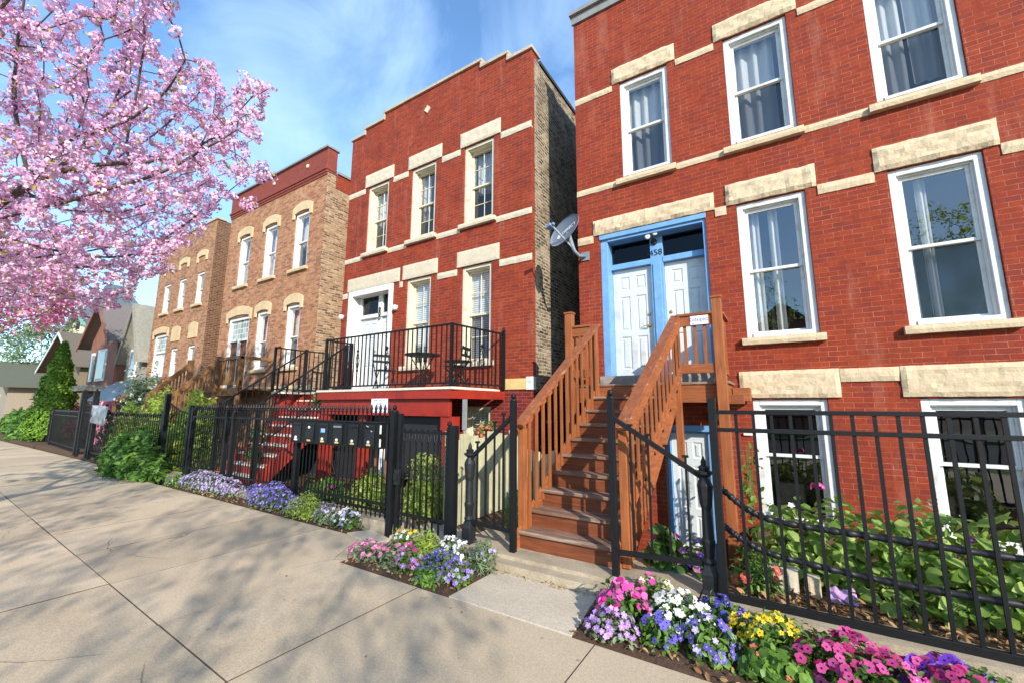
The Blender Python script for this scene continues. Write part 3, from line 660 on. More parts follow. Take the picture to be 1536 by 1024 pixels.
# white brush marks on the black painted corner of the side wall
b = MB()
for y0, z0, y1, z1 in ((7.34,1.86,7.34,1.93),(7.47,1.78,7.46,1.90),(7.46,1.77,7.54,1.77),(7.56,1.80,7.56,1.90)): b.beam((-3.993,y0,z0),(-3.993,y1,z1),.01,.02,(1,0,0))
b.build('paint_marks', M['white'], B)
# ------------------------------------------------------------------ BUILDING C: tan brick with red cornice
CC = thing('brick_rowhouse', 'tan brick house with dark red cornice and arched cream window hoods', 'house', (-14.3, 7, 0))
CU = [(-16.45,-15.65),(-14.68,-13.86),(-12.84,-12.02)]; CL = [(-14.70,-13.95),(-12.90,-12.13)]
holes = [(a,c,5.93,7.80) for a, c in CU]+[(a,c,2.85,4.78) for a, c in CL]+[(-16.7,-15.18,2.2,4.77)]
shell(CC, -17.35, -11.25, -.7, 8.82, Y, 22, holes, M['brick_c'], M['brick_cs'], 8.6, ret=.0)
b = MB(); b.box(-17.38,-11.235,6.955,7.3,8.82,8.9); b.box(-17.40,-11.22,6.925,7.3,8.9,8.98); b.box(-17.37,-11.24,6.965,7.3,8.98,9.62); b.box(-17.36,-11.245,6.975,7.0,8.74,8.82); b.build('cornice', M['cornice'], CC, bevel=.01)
b = MB(); b.box(-17.42,-11.2,6.9,7.35,9.62,9.68); b.box(-11.27,-11.2,7.35,22,8.9,8.98); b.build('coping', M['coping'], CC)
b = MB(); b.box(-11.3,-11.246,7.3,8.9,8.4,8.9); b.build('corner_brickwork', M['brick_b'], CC)
for x in (-16.4,-14.3,-12.3):
    q = MB(); q.lathe(0,0,[(.07,0),(.07,.03),(.03,.05)],8); q.xf(lambda a,b_,z: (x+a, 6.965-z, 9.32+b_)); q.build('anchor_plate', M['stone_b'], CC)
def hood(root, a, c, z, rise, m, y=7.0, ear=.13, drop=.16, name='window_hood', h=.3):
    p = [(a-ear, z-drop), (a, z-drop), (a, z)]
    n = 8; w = c-a
    p += [(a+w*k/n, z+rise*.35*math.sin(PI*k/n)) for k in range(1, n)] + [(c, z), (c, z-drop), (c+ear, z-drop), (c+ear, z+h*.7)]
    p += [(a-ear+(w+2*ear)*k/n, z+h*.7+rise*math.sin(PI*k/n)**.8) for k in range(n-1, 0, -1)] + [(a-ear, z+h*.7)]
    q = MB(); q.prism(p, y-.045, y+.05); return q.build(name, m, root, bevel=.01)
for a, c in CU: hood(CC, a, c, 7.80, .14, M['stone_c']); sill(CC, a-.1, c+.1, 5.93, M['stone_c'], seed=a)
for a, c in CL: hood(CC, a, c, 4.78, .14, M['stone_c']); sill(CC, a-.1, c+.1, 2.85, M['stone_c'], seed=a)
hood(CC, -16.7, -15.18, 4.77, .18, M['stone_c'])
for k, (a, c) in enumerate(CU): window(CC, a, c, 5.93, 7.80, curt=((0,1,.0),) if k < 2 else ((0,1,.4),), low='glass' if k < 2 else 'screen')
for a, c in CL: window(CC, a, c, 2.85, 4.78, curt=((0,.5,.3),), low='screen')
stonework(CC, 'belt_course', -17.35, -11.25, 2.12, 2.3, M['stone_c'], out=.04, amp=.008, seed=170, res=.12)
b = MB(); b.box(-16.69,-16.58,7.04,7.2,2.2,4.76); b.box(-15.30,-15.19,7.04,7.2,2.2,4.76); b.box(-16.58,-15.30,7.04,7.2,4.66,4.76); b.box(-16.58,-15.30,7.05,7.2,3.92,4.0); b.box(-15.99,-15.89,7.05,7.2,2.2,3.92)
b.build('door_frame', M['white'], CC, bevel=.005)
b = MB(); b.quad((-16.58,7.1,4.0),(-15.30,7.1,4.0),(-15.30,7.1,4.66),(-16.58,7.1,4.66)); b.build('glass_block_transom', M['glassblock'], CC)
for a, c in ((-16.58,-15.99),(-15.89,-15.30)): q = MB(); panel_door(q, a, c, 2.21, 3.915, 7.12); q.build('door', wood('brown door wood', lin(110,70,44), lin(78,46,28)), CC)
# ------------------------------------------------------------------ BUILDING D: brown brick, further off
D = thing('brick_rowhouse', 'plain brown brick house with blind arches and a white door, before the gabled house', 'house', (-21, 7, 0))
DU = [(-23.27,-22.52),(-21.63,-20.92),(-19.88,-19.2)]; DL = [(-21.62,-20.95),(-19.94,-19.3)]
holes = [(a,c,5.72,7.05) for a, c in DU]+[(a,c,2.9,4.06) for a, c in DL]+[(-23.66,-22.2,2.2,4.78)]
shell(D, -24.1, -18.55, -.7, 9.1, Y, 20, holes, M['brick_d'], M['brick_ds'], 8.8)
b = MB(); b.box(-24.14,-18.5,6.96,7.32,9.1,9.17); b.build('coping', M['coping_b'], D)
def arch(root, x0, x1, z0, z1, m, nm):
    n = 8; w = x1-x0; p = [(x0,z0),(x1,z0)]+[(x1-w*k/n, z1-.12+.12*math.sin(PI*k/n)**.7) for k in range(n+1)]
    q = MB(); q.prism(p, 6.965, 7.05); return q.build(nm, m, root)
for a, c in DU: sill(D, a-.08, c+.08, 5.72, M['stone_c'], seed=a); window(D, a, c, 5.72, 7.05, curt=((0,.3,.0),), top='screen')
for a, c in DU: hood(D, a, c, 7.70, .12, M['stone_c'], ear=.14, drop=.2, h=.26)
for a, c in DL: arch(D, a-.08, c+.08, 4.35, 5.0, M['stone_c'], 'blind_arch'); window(D, a, c, 2.9, 4.06, top='screen')
hood(D, -23.66, -22.2, 4.78, .12, M['stone_c'])
b = MB(); b.box(-23.65,-23.53,7.05,7.2,2.2,4.77); b.box(-22.33,-22.21,7.05,7.2,2.2,4.77); b.box(-23.53,-22.33,7.05,7.2,4.67,4.77); b.box(-23.53,-22.33,7.06,7.2,3.95,4.05); b.build('door_frame', M['white'], D)
b = MB(); b.quad((-23.53,7.1,4.05),(-22.33,7.1,4.05),(-22.33,7.1,4.67),(-23.53,7.1,4.67)); b.build('transom_pane', M['glassblock'], D)
for a, c in ((-23.53,-22.94),(-22.92,-22.33)): q = MB(); panel_door(q, a, c, 2.21, 3.945, 7.12); q.build('door', M['door'], D)

# ------------------------------------------------------------------ wooden entrance stair of the red house on the right
ST = thing('wooden_staircase', 'stained cedar staircase with worn handrails climbing to the twin white doors', 'staircase', (-2.1, 4.3, .12))
Y0, RUN, RISE, YL, ZD = 4.27, .2256, .192, 6.3, 2.045
sk = lambda y: .115*(min(max(y, 4.0), 6.3)-Y0)
SK = lambda x, y, z: (x+sk(y), y, z)
for i in range(9):
    y = Y0+RUN*i; z = .312+RISE*i
    q = MB(); q.box(-2.63,-1.50,y-.02,y+RUN+.035,z-.038,z); q.xf(SK); q.build('tread', M['tread'], ST, bevel=.008)
for i in range(10):
    y = Y0+RUN*i+.012; z = .312+RISE*i-.038; lo = .12 if i == 0 else z-RISE+.038
    q = MB(); q.box(-2.62,-1.51,y,y+.02,lo,z); q.xf(SK); q.build('riser', M['riser'], ST)
for x in (-2.66,-1.50):
    q = MB(); dz = RISE/RUN
    p = [(x,Y0-.03,.12),(x,Y0+.35,.12),(x,YL,ZD-.30),(x,YL,ZD+.02),(x,Y0-.03,.30)]
    q.slab(p, (.035,0,0)); q.xf(SK); q.build('stringer', M['woody'], ST, bevel=.004)
# landing
q = MB()
for k in range(5): q.box(-2.92,-.56,YL-.02+k*.135,YL+.11+k*.135,ZD-.035,ZD)
q.build('landing_deck', M['tread'], ST, bevel=.004)
q = MB(); q.box(-2.92,-.59,YL+.0,YL+.04,1.76,ZD-.036); q.box(-.63,-.59,YL+.04,6.95,1.76,ZD-.036); q.box(-2.92,-2.88,YL+.04,6.95,1.76,ZD-.036); q.box(-.80,-.42,YL+.1,YL+.2,1.74,1.87); q.build('rim_joist', M['woodx'], ST, bevel=.004)
q = MB(); q.box(-.58,-.36,6.72,6.95,1.78,1.97); q.build('beam_end', M['woodx'], ST, bevel=.006)
def post(x, y, w, z0, z1, nm='post', m='wood', cap=True):
    q = MB(); q.box(x-w/2,x+w/2,y-w/2,y+w/2,z0,z1)
    if cap: q.box(x-w/2-.012,x+w/2+.012,y-w/2-.012,y+w/2+.012,z1,z1+.03)
    return q.build(nm, M[m], ST, bevel=.006)
post(-.655,6.24,.125,-.6,3.17); post(-2.86,6.24,.125,.05,3.20)
post(-2.625,4.345,.085,.13,1.44,cap=False); post(-1.415,4.345,.085,.13,1.44,cap=False)
post(-2.44,6.26,.09,.5,2.99,cap=False); post(-1.225,6.26,.09,.9,2.97,cap=False)
def bar(nm, p0, p1, w, h, m, up=(0,0,1), bev=.006): q = MB(); q.beam(p0, p1, w, h, up); return q.build(nm, M[m], ST, bevel=bev)
bar('handrail', (-2.625,4.25,1.475), (-2.405,6.27,2.985), .14, .042, 'rail'); bar('handrail', (-1.41,4.25,1.475), (-1.195,6.27,2.985), .14, .042, 'rail')
bar('rail_board', (-2.665,4.3,1.40), (-2.45,6.25,2.90), .035, .13, 'woody'); bar('rail_board', (-1.365,4.3,1.40), (-1.15,6.25,2.90), .035, .13, 'woody')
bar('bottom_rail', (-1.375,4.38,.70), (-1.165,6.2,2.20), .04, .12, 'woody')
LW = MB().box(-.026,.026,-.010,.010,0,1).mesh('baluster', M['wood']); LS = MB().box(-.03,.03,-.017,.017,0,1).mesh('baluster', M['wood'])
for k in range(13):
    u = (k+.6)/13; y = 4.36+(6.22-4.36)*u; zt = 1.40+1.5*(y-4.3)/1.95; zb = .10+.82*(y-Y0)+.05*((k*7)%3)
    inst(LW, 'baluster', ST, (-2.615+sk(y)+.004, y, max(.14, zb)), (0,0,PI/2), (1,1,zt-max(.14, zb)))
    inst(LW, 'baluster', ST, (-1.37+sk(y), y, .70+.82*(y-4.38)), (0,0,PI/2), (1,1,zt-(.70+.82*(y-4.38))))
for a, c in ((-2.80,-2.485),(-1.18,-.715)):
    bar('handrail', (a,6.24,2.975), (c,6.24,2.975), .12, .035, 'woodx'); bar('rail_board', (a,6.22,2.885), (c,6.22,2.885), .035, .14, 'woodx', bev=.004)
    bar('bottom_rail', (a,6.22,2.22), (c,6.22,2.22), .04, .13, 'woodx')
    for k in range(3): inst(LS, 'baluster', ST, (a+(c-a)*(k+.75)/3.6, 6.245, 2.28), None, (.62,1,.55))
for x in (-.64,-2.86):
    bar('handrail', (x,6.30,2.975), (x,6.96,2.975), .12, .035, 'woody'); bar('rail_board', (x,6.30,2.885), (x,6.96,2.885), .035, .14, 'woody', bev=.004); bar('bottom_rail', (x,6.30,2.22), (x,6.96,2.22), .04, .13, 'woody')
    for k in range(6): inst(LS, 'baluster', ST, (x, 6.36+.105*k, 2.28), (0,0,PI/2), (.8,1,.55))
b = MB()
for k in range(5):
    y = 4.75+.3*k; b.tube([(-1.43+sk(y),y,.50+.82*(y-Y0)+.02),(-1.36+sk(y),y,.50+.82*(y-Y0)+.03)], .02, 6)
    b.build('bolt', M['black2'], ST) if k == 4 else None
# hand-written note on the top rail
n = thing('paper_note', 'small white hand-written paper note stuck on the top rail of the wooden landing', 'note', (-.88,6.2,2.86))
b = MB(); b.box(-.995,-.765,6.197,6.2012,2.825,2.95); b.build('sheet', M['paper'], n)
text('writing', 'Gdsipitt', .075, M['purpleink'], n, FRONT(-.885, 6.196, 2.895), .0006); text('writing', 'ok', .03, M['purpleink'], n, FRONT(-.96, 6.196, 2.842), .0006)

# ------------------------------------------------------------------ red porch of the middle house
P = thing('porch', 'red painted porch deck with a side stair at the middle brick house', 'porch', (-7, 5.5, 0))
YP = 5.5
q = MB(); q.box(-8.62,-4.72,YP-.02,6.94,1.99,2.035); q.box(-10.55,-8.62,6.2,6.94,1.99,2.035); q.box(-10.55,-10.2,5.5,6.2,1.99,2.035); q.build('deck', M['deckfloor'], P, bevel=.005)
q = MB(); q.box(-8.6,-4.76,YP,YP+.045,1.83,1.989); q.slab([(-4.805,YP+.045,1.83),(-4.76,YP+.045,1.83),(-4.60,6.93,1.83),(-4.65,6.93,1.83)],(0,0,.159)); q.build('fascia', M['redpaint'], P, bevel=.004)
q = MB(); q.box(-8.55,-4.86,YP+.08,YP+.16,1.52,1.828); q.build('beam', M['redpaint'], P, bevel=.006)
for x in (-4.93,-8.45): q = MB(); q.box(x-.14,x+.14,YP+.10,YP+.30,.03,1.519); q.build('post', M['redpaint'], P, bevel=.006)
q = MB(); q.box(-7.45,-7.2,YP+.2,YP+.36,.03,1.519); q.build('post', M['redpaint'], P, bevel=.006)
q = MB(); q.box(-10.5,-8.65,6.25,6.3,1.7,1.989); q.box(-10.5,-10.44,5.55,6.25,.05,1.989); q.build('side_panel', M['redpaint'], P)
q = MB(); q.prism([(-6.95,.75),(-6.4,.7),(-6.05,.45),(-5.7,.7),(-5.12,.78),(-5.12,1.5),(-6.95,1.5)], 5.78, 5.79); q.build('porch_shade', M['mesh'], P)  # dark sheet standing in for porch shade; jagged lower edge follows the shadow
q = MB(); q.box(-10.4,-7.5,6.32,6.36,.05,1.9); q.build('shade_panel', M['dark'], P)  # solid dark board added to stand for the shade behind the red steps
# stair, treads with chipped white nosing
SX0, SX1 = -10.55, -8.95; ps = lambda y: .16*(min(max(y,4.4),6.2)-4.45)
PS = lambda x, y, z: (x+ps(y), y, z)
for i in range(9):
    y = 4.5+.195*i; z = .28+.195*i
    q = MB(); q.box(SX0,SX1,y,y+.02,z-.195 if i else .05,z-.036); q.xf(PS); q.build('riser', M['redpaint'], P)
    q = MB(); q.box(SX0,SX1,y-.025,y+.23,z-.035,z); q.xf(PS); q.build('tread', M['whiteedge'], P, bevel=.006)
q = MB(); q.slab([(SX1,4.44,.05),(SX1,4.62,.05),(SX1,6.24,1.72),(SX1,6.24,2.0),(SX1,4.44,.26)],(.05,0,0)); q.xf(PS); q.build('stringer', M['redpaint'], P)
q = MB(); q.slab([(SX0-.06,4.44,.05),(SX0-.06,4.62,.05),(SX0-.06,6.24,1.72),(SX0-.06,6.24,2.0),(SX0-.06,4.44,.26)],(.05,0,0)); q.xf(PS); q.build('stringer', M['redpaint'], P)
q = MB(); q.box(-9.05,-8.7,6.22,6.28,.05,1.98); q.build('shade_backing', M['dark'], P)  # dark strip put in for the shadow right of the stringer
# black iron balcony railing
R_ = thing('iron_railing', 'black iron balcony railing with scroll ornaments around the red porch', 'railing', (-6.7, YP, 2.04))
def irail(p0, p1, zt, zb, n, root, posts=(1,1), pw=.05):
    p0, p1 = Vector(p0), Vector(p1)
    for z in (zt, zb):
        q = MB(); q.beam((p0.x,p0.y,z),(p1.x,p1.y,z),.035,.03); q.build('rail', M['black'], root)
    for k, p in enumerate((p0, p1)):
        if posts[k]: q = MB(); q.box(p.x-pw/2,p.x+pw/2,p.y-pw/2,p.y+pw/2,2.036,zt+.02); q.build('post', M['black'], root)
    for k in range(1, n):
        p = p0.lerp(p1, k/n); inst(IB, 'baluster', root, (p.x,p.y,zb), None, (1,1,zt-zb))
IB = MB().box(-.009,.009,-.009,.009,0,1).mesh('baluster', M['black'])
irail((-8.42,YP+.03,0),(-4.79,YP+.03,0),3.13,2.10,30,R_); irail((-4.79,YP+.03,0),(-4.63,6.93,0),3.13,2.10,12,R_,(0,1)); irail((-8.42,YP+.03,0),(-8.42,6.16,0),3.13,2.10,5,R_,(0,1),.07)
def ornament(x, y, z, root, s=1.):
    b = MB()
    for sx in (-1,1):
        b.tube([(x+sx*s*.05*math.sin(PI*t/8)*(1 if t < 9 else .4), y, z-.19*s+.38*s*t/8) for t in range(9)], .008, 6)
        for c, r in ((.08,.03),(-.08,.03)): b.tube([(x+sx*s*(.02+r*math.cos(t*PI/4)*.6), y, z+s*(c+r*math.sin(t*PI/4))) for t in range(8)], .006, 5)
    for dz in (-.2,.2): b.lathe(x,y,[(.01,z+s*dz-.04),(.03*s,z+s*dz),(.008,z+s*dz+.04)],6)
    return b.build('scroll_ornament', M['black'], root)
for x in (-7.33,-6.45,): ornament(x, YP+.03, 2.62, R_)
ornament(-4.70, 6.3, 2.62, R_)
b = MB(); b.lathe(-4.63,6.93,[(.012,3.15),(.04,3.19),(.03,3.24),(.01,3.27)],8); b.build('finial', M['black'], R_)
# stair handrails
H_ = thing('iron_handrail', 'black iron stair handrails beside the red steps', 'handrail', (-9.7, 4.5, .1))
for x0, x1 in ((-8.93,-8.65),(-10.62,-10.3)):
    a, c = Vector((x0,4.45,1.72)), Vector((x1,6.2,3.10))
    q = MB(); q.beam(a, c, .04, .035); q.build('rail', M['black'], H_); q = MB(); q.beam(a-Vector((0,0,.86)), c-Vector((0,0,.86)), .03, .025); q.build('rail', M['black'], H_)
    for k in range(1, 14): p = a.lerp(c, k/14); inst(IB, 'baluster', H_, (p.x,p.y,p.z-.86), None, (1,1,.86))
    for p, h in ((a, a.z-.06),(c, 1.06)): q = MB(); q.box(p.x-.035,p.x+.035,p.y-.035,p.y+.035,p.z-h,p.z+.03); q.build('post', M['black'], H_)
for (p0, p1, n) in (((-10.5,5.52,0),(-10.5,6.93,0),11),):
    irail(p0, p1, 3.12, 2.10, n, H_, (1,1), .05)
q = MB(); q.beam((-10.5,5.52,3.12),(-10.3,5.52,3.12),.03,.03); q.build('rail', M['black'], H_)

# bistro set on the porch
def bistro_chair(x, y, rz, label):
    t = thing('bistro_chair', label, 'chair', (x,y,2.036), 'folding bistro chairs on the red porch')
    mm = M['black2']; L = lambda a,b_,c: (a,b_,c+2.036)
    q = MB()
    for k in range(6): q.box(-.19+.065*k,-.14+.065*k,-.19,.19,2.036+.44,2.036+.458)
    o1 = q.build('seat', mm)
    q = MB(); q.beam(L(-.19,.2,.66),L(.19,.2,.66),.015,.05); q.beam(L(-.19,.215,.80),L(.19,.215,.80),.015,.06)
    for sx in (-.06,.06): q.beam(L(sx,.2,.66),L(sx,.215,.80),.012,.02)
    o2 = q.build('backrest', mm); os = [o1, o2]
    for sx in (-.2,.2):
        q = MB(); q.tube([L(sx,-.24,0),L(sx,.19,.62),L(sx,.225,.84)], .011, 6); os.append(q.build('leg', mm))
        q = MB(); q.tube([L(sx*.9,.24,0),L(sx*.9,-.18,.44)], .011, 6); os.append(q.build('leg', mm))
    for o in os: o.parent = t; o.matrix_parent_inverse = Matrix.Translation((0,0,-2.036))
    t.rotation_euler = (0,0,rz); return t
bistro_chair(-7.45, 6.35, 1.2, 'folded-slat black bistro chair between the white door and the first window')
bistro_chair(-5.45, 6.45, -1.3, 'black bistro chair under the right porch window, beside the table')
t = thing('bistro_table', 'small round black bistro table on the red porch between two chairs', 'table', (-6.25,6.3,2.036))
b = MB(); b.lathe(-6.25,6.3,[(.02,2.73),(.36,2.735),(.37,2.755),(.36,2.765),(.02,2.766)],20); b.build('tabletop', M['black2'], t)
for a in range(4):
    q = MB(); c, s = math.cos(a*PI/2+.5), math.sin(a*PI/2+.5); q.tube([(-6.25+c*.28,6.3+s*.28,2.04),(-6.25+c*.05,6.3+s*.05,2.4),(-6.25+c*.25,6.3+s*.25,2.73)], .011, 6); q.build('leg', M['black2'], t)
t = thing('bistro_table', 'low black side table with a black potted ornament under the right porch window', 'table', (-5.12,6.1,2.036))
b = MB(); b.lathe(-5.12,6.1,[(.02,2.52),(.26,2.525),(.27,2.54),(.02,2.55)],16); b.build('tabletop', M['black2'], t)
for a in range(3):
    q = MB(); c, s = math.cos(a*2.1+.5), math.sin(a*2.1+.5); q.tube([(-5.12+c*.22,6.1+s*.22,2.04),(-5.12+c*.04,6.1+s*.04,2.3),(-5.12+c*.2,6.1+s*.2,2.52)], .01, 6); q.build('leg', M['black2'], t)
t = thing('furled_umbrella', 'furled orange and white umbrella leaning beside the white door on the porch', 'umbrella', (-9.42,6.88,2.036))
b = MB(); b.lathe(-9.42,6.88,[(.02,2.04),(.05,2.12),(.085,2.3),(.075,2.62),(.03,3.0),(.012,3.1)],8); b.build('canopy', plain('orange cloth', lin(206,84,40), .8, .15, 5, dirt=lin(226,214,200), dscale=7), t)
b = MB(); b.tube([(-9.42,6.88,2.036),(-9.42,6.88,3.2)],.012,6); b.build('pole', M['lens'], t)
# posted notice hanging above the fence
n = thing('posted_notice', 'white printed notice sheet posted above the fence next to the mailboxes', 'notice', (-5.09,4.28,1.7))
b = MB(); b.box(-5.28,-4.92,4.276,4.282,1.60,1.81); b.build('sheet', M['paper'], n)
text('heading', 'PUBLIC NOTICE', .035, M['ink'], n, FRONT(-5.1,4.275,1.785), .0005); text('body_text', 'To the residents of\nthis building', .024, M['ink'], n, FRONT(-5.1,4.275,1.735), .0005); text('big_text', 'OTICE', .06, M['ink'], n, FRONT(-5.1,4.275,1.675), .0005)
b = MB(); b.box(-5.11,-5.09,4.283,4.295,1.4,1.8); b.build('stake', M['black'], n)
# white downspout and meter box at the porch corner
t = thing('downspout', 'white rainwater pipe with a small box beside the red porch post', 'pipe', (-4.62,5.75,.05))
b = MB(); b.box(-4.66,-4.60,5.7,5.76,1.3,1.82); b.box(-4.69,-4.56,5.68,5.79,.95,1.15); b.tube([(-4.63,5.73,1.3),(-4.63,5.73,.35)],.022,8); b.build('pipe', plain('galvanised metal', lin(150,152,150), .45, .15, 9, metal=.3), t)
t = thing('downspout', 'white curved pipe standing under the red porch behind the mailboxes', 'pipe', (-6.3,5.4,.05))
b = MB(); b.tube([(-6.3,5.4,.05),(-6.3,5.4,.85),(-6.33,5.42,1.0),(-6.42,5.5,1.1)],.055,10); b.build('pipe', M['lens'], t, smooth=True)
b = MB(); b.box(-7.15,-6.42,5.9,5.96,.05,1.15); b.build('brown_board', M['siding']); tag(bpy.data.objects['brown_board'], 'brown panel leaning under the red porch beside the white pipe', 'panel')
# pale board fence between the two houses
t = thing('board_fence', 'pale green weathered board fence running between the red houses', 'fence', (-3.95,4.9,.05))
for k in range(9):
    y = 4.62+.22*k; h = 1.22+.04*((k*5)%3); q = MB(); q.box(-4.0,-3.96,y,y+.19,.05,h); q.build('board', M['paleboard'], t, bevel=.004)
for k in range(7):
    x = -3.93+.16*k; h = .92+.03*((k*5)%3); q = MB(); q.box(x,x+.13,6.3,6.33,.05,h); q.build('board', M['paleboard'], t, bevel=.004)
q = MB(); q.box(-3.98,-3.86,4.5,4.62,.05,1.36); q.build('post', M['paleboard'], t, bevel=.006)
# satellite dish on the corner of the right house
t = thing('satellite_dish', 'grey satellite dish on a bent arm fixed to the corner of the right brick house', 'satellite dish', (-2.86,6.8,4.45))
dc = Vector((-3.06,6.62,4.83)); dn = Vector((-.38,-.88,.28)).normalized()
# the dish looks up and to the left; long axis runs from lower left to upper right
ux = (Vector((.78,0,.2)) - dn*Vector((.78,0,.2)).dot(dn)).normalized(); uy = dn.cross(ux)
b = MB(); n = 28; rings = 6; RA, RB = .37, .28
def dp(r, a, off): return dc+ux*(RA*r*math.cos(a))+uy*(RB*r*math.sin(a))+dn*(.07*r*r+off)
for off in (0,-.012):
    for i in range(1, rings+1):
        for j in range(n): b.v.append(tuple(dp(i/rings, 2*PI*j/n, off)))
for s in (0,1):
    o = s*rings*n
    for i in range(rings-1):
        for j in range(n):
            f = [o+i*n+j, o+i*n+(j+1)%n, o+(i+1)*n+(j+1)%n, o+(i+1)*n+j]; b.f.append(f if s else f[::-1]); b.m.append(0)
    b.f.append([o+j for j in range(n)]); b.m.append(0)
for j in range(n): b.f.append([(rings-1)*n+j, (rings-1)*n+(j+1)%n, (2*rings-1)*n+(j+1)%n, (2*rings-1)*n+j]); b.m.append(0)
b.build('reflector', plain('grey dish paint', lin(112,120,130), .5, .06), t, smooth=True)
Mx = Matrix.Translation(dc+ux*.05+dn*.018-uy*.0) @ Matrix((ux, uy, dn)).transposed().to_4x4()
text('lettering', 'DIRECTV', .10, M['lens'], t, Mx @ Matrix.Translation((.07,0,.012)), .001)
b = MB(); b.lathe(0,0,[(.05,.0),(.05,.002)],14); b.xf(lambda x,y,z: tuple(Mx @ Vector((x-.22,y,z+.012)))); b.build('emblem', M['lens'], t)
feed = Vector((-3.23,6.36,4.90)); foot = Vector((-2.97,6.70,4.52))
b = MB(); b.beam(foot, feed, .022, .03); b.build('feed_arm', M['metalgrey'], t)
b = MB(); b.beam(feed-ux*.10, feed+ux*.01, .07, .11, dn); b.beam(feed+ux*.01, feed+ux*.06, .05, .05, dn); b.build('receiver', plain('blue grey plastic', lin(112,136,164), .4), t, bevel=.008)
b = MB(); b.tube([dc-dn*.02, foot, Vector((-2.95,6.72,4.47)), Vector((-2.90,6.78,4.40)), Vector((-2.86,6.99,4.44))], [.05,.035,.03,.03,.03], 10); b.build('mast', M['metalgrey'], t, smooth=True)
b = MB(); b.box(-2.94,-2.78,6.975,6.998,4.36,4.52); b.build('wall_bracket', M['metalgrey'], t)
b = MB(); b.tube([Vector((-3.02,6.73,4.50))+Vector((math.cos(a*.55)*.07,0,math.sin(a*.55)*.075-.03)) for a in range(12)], .007, 6); b.build('cable', M['black'], t)

# ------------------------------------------------------------------ front fence of the right house
def spear(mb, x, y, z, s=1.): mb.lathe(x, y, [(.007*s,z),(.02*s,z+.012*s),(.011*s,z+.025*s),(.019*s,z+.05*s),(.004*s,z+.10*s)], 6)
F = thing('iron_fence', 'tall plain black square-bar fence on the kerb before the right house garden', 'fence', (-.53,4.1,.13))
def sqpost(x, y, w, z0, z1, root, ball=False, nm='post'):
    q = MB(); q.box(x-w/2,x+w/2,y-w/2,y+w/2,z0,z1)
    if ball: q.lathe(x,y,[(w*.62,z1),(w*.62,z1+.018),(w*.25,z1+.03)],8,PI/8); q.ball((x,y,z1+.06),.033,10,7)
    return q.build(nm, M['black'], root, bevel=.003)
sqpost(-.525,4.1,.062,.1,1.775,F)
for z, h in ((1.655,.034),(1.505,.034),(.16,.055)): q = MB(); q.box(-.493,4.4,4.08,4.12,z-h/2,z+h/2); q.build('rail', M['black'], F, bevel=.003)
BB = MB().box(-.0115,.0115,-.0115,.0115,0,1).mesh('baluster', M['black'])
x = -.345
while x < 4.4: inst(BB, 'baluster', F, (x,4.1,.187), None, (1,1,1.655-.187)); x += .1305
sqpost(4.4,4.1,.062,.1,1.775,F)
# ribbed black pipes strung behind the bars
def pipe(pts, label):
    ps = []; pts = [Vector(p) for p in pts]
    for a, c in zip(pts, pts[1:]): ps += [a.lerp(c, k/24) for k in range(24)]
    ps = [sum((ps[min(max(i+d,0),len(ps)-1)] for d in range(-9,10)), Vector())/19 for i in range(len(ps))]
    b = MB(); r = []
    q = []; 
    for i in range(len(ps)-1):
        for k in range(2): q.append(ps[i].lerp(ps[i+1], k/2))
    r = [.026+.004*math.sin(i*.55) for i in range(len(q))]
    b.tube(q, r, 10); b.build('corrugated_pipe', M['rub'], smooth=True); o = C.objects[-1]
    return o
for pts, lab in (([(-.53,4.22,1.01),(-.36,4.22,.86),(-.18,4.22,.775),(.2,4.22,.755),(.6,4.22,.75),(1.2,4.22,.73),(2.6,4.22,.72)], 'upper thick black rubber pipe sagging behind the tall fence bars'),
                 ([(-.53,4.22,.70),(-.40,4.22,.60),(-.22,4.22,.515),(.14,4.22,.475),(.6,4.22,.445),(1.2,4.22,.45),(2.6,4.22,.46)], 'lower thick black rubber pipe sagging behind the tall fence bars')):
    tag(pipe(pts, lab), lab, 'pipe', 'ribbed pipes behind the fence')
# wings of the stair entrance: post, sloped rail, bars, cast newel
def newel(x, y, z0, label):
    t = thing('cast_iron_newel', label, 'post', (x,y,z0))
    b = MB(); s = 1.
    b.lathe(x,y,[(.10,z0),(.10,z0+.03),(.085,z0+.05),(.088,z0+.17),(.062,z0+.235),(.05,z0+.25)],4,PI/4)
    b.build('base', M['black2'], t, bevel=.006)
    b = MB(); b.lathe(x,y,[(.045,z0+.24),(.058,z0+.27),(.042,z0+.30),(.046,z0+.36),(.056,z0+.42),(.058,z0+.44),(.046,z0+.46),(.040,z0+.70),(.052,z0+.74),(.06,z0+.82),(.066,z0+.90),(.046,z0+.95)],10)
    b.build('shaft', M['black2'], t, smooth=False)
    b = MB(); b.lathe(x,y,[(.04,z0+.945),(.032,z0+.97),(.07,z0+1.0),(.072,z0+1.02),(.04,z0+1.03),(.05,z0+1.055),(.022,z0+1.075),(.024,z0+1.10),(.004,z0+1.15)],10); b.build('finial', M['black2'], t)
    return t
newel(-3.235,4.12,.12,'ornate black cast iron newel left of the wooden stair, next to the gate'); newel(-.635,4.17,.115,'ornate black cast iron newel right of the wooden stair, next to the tall fence')
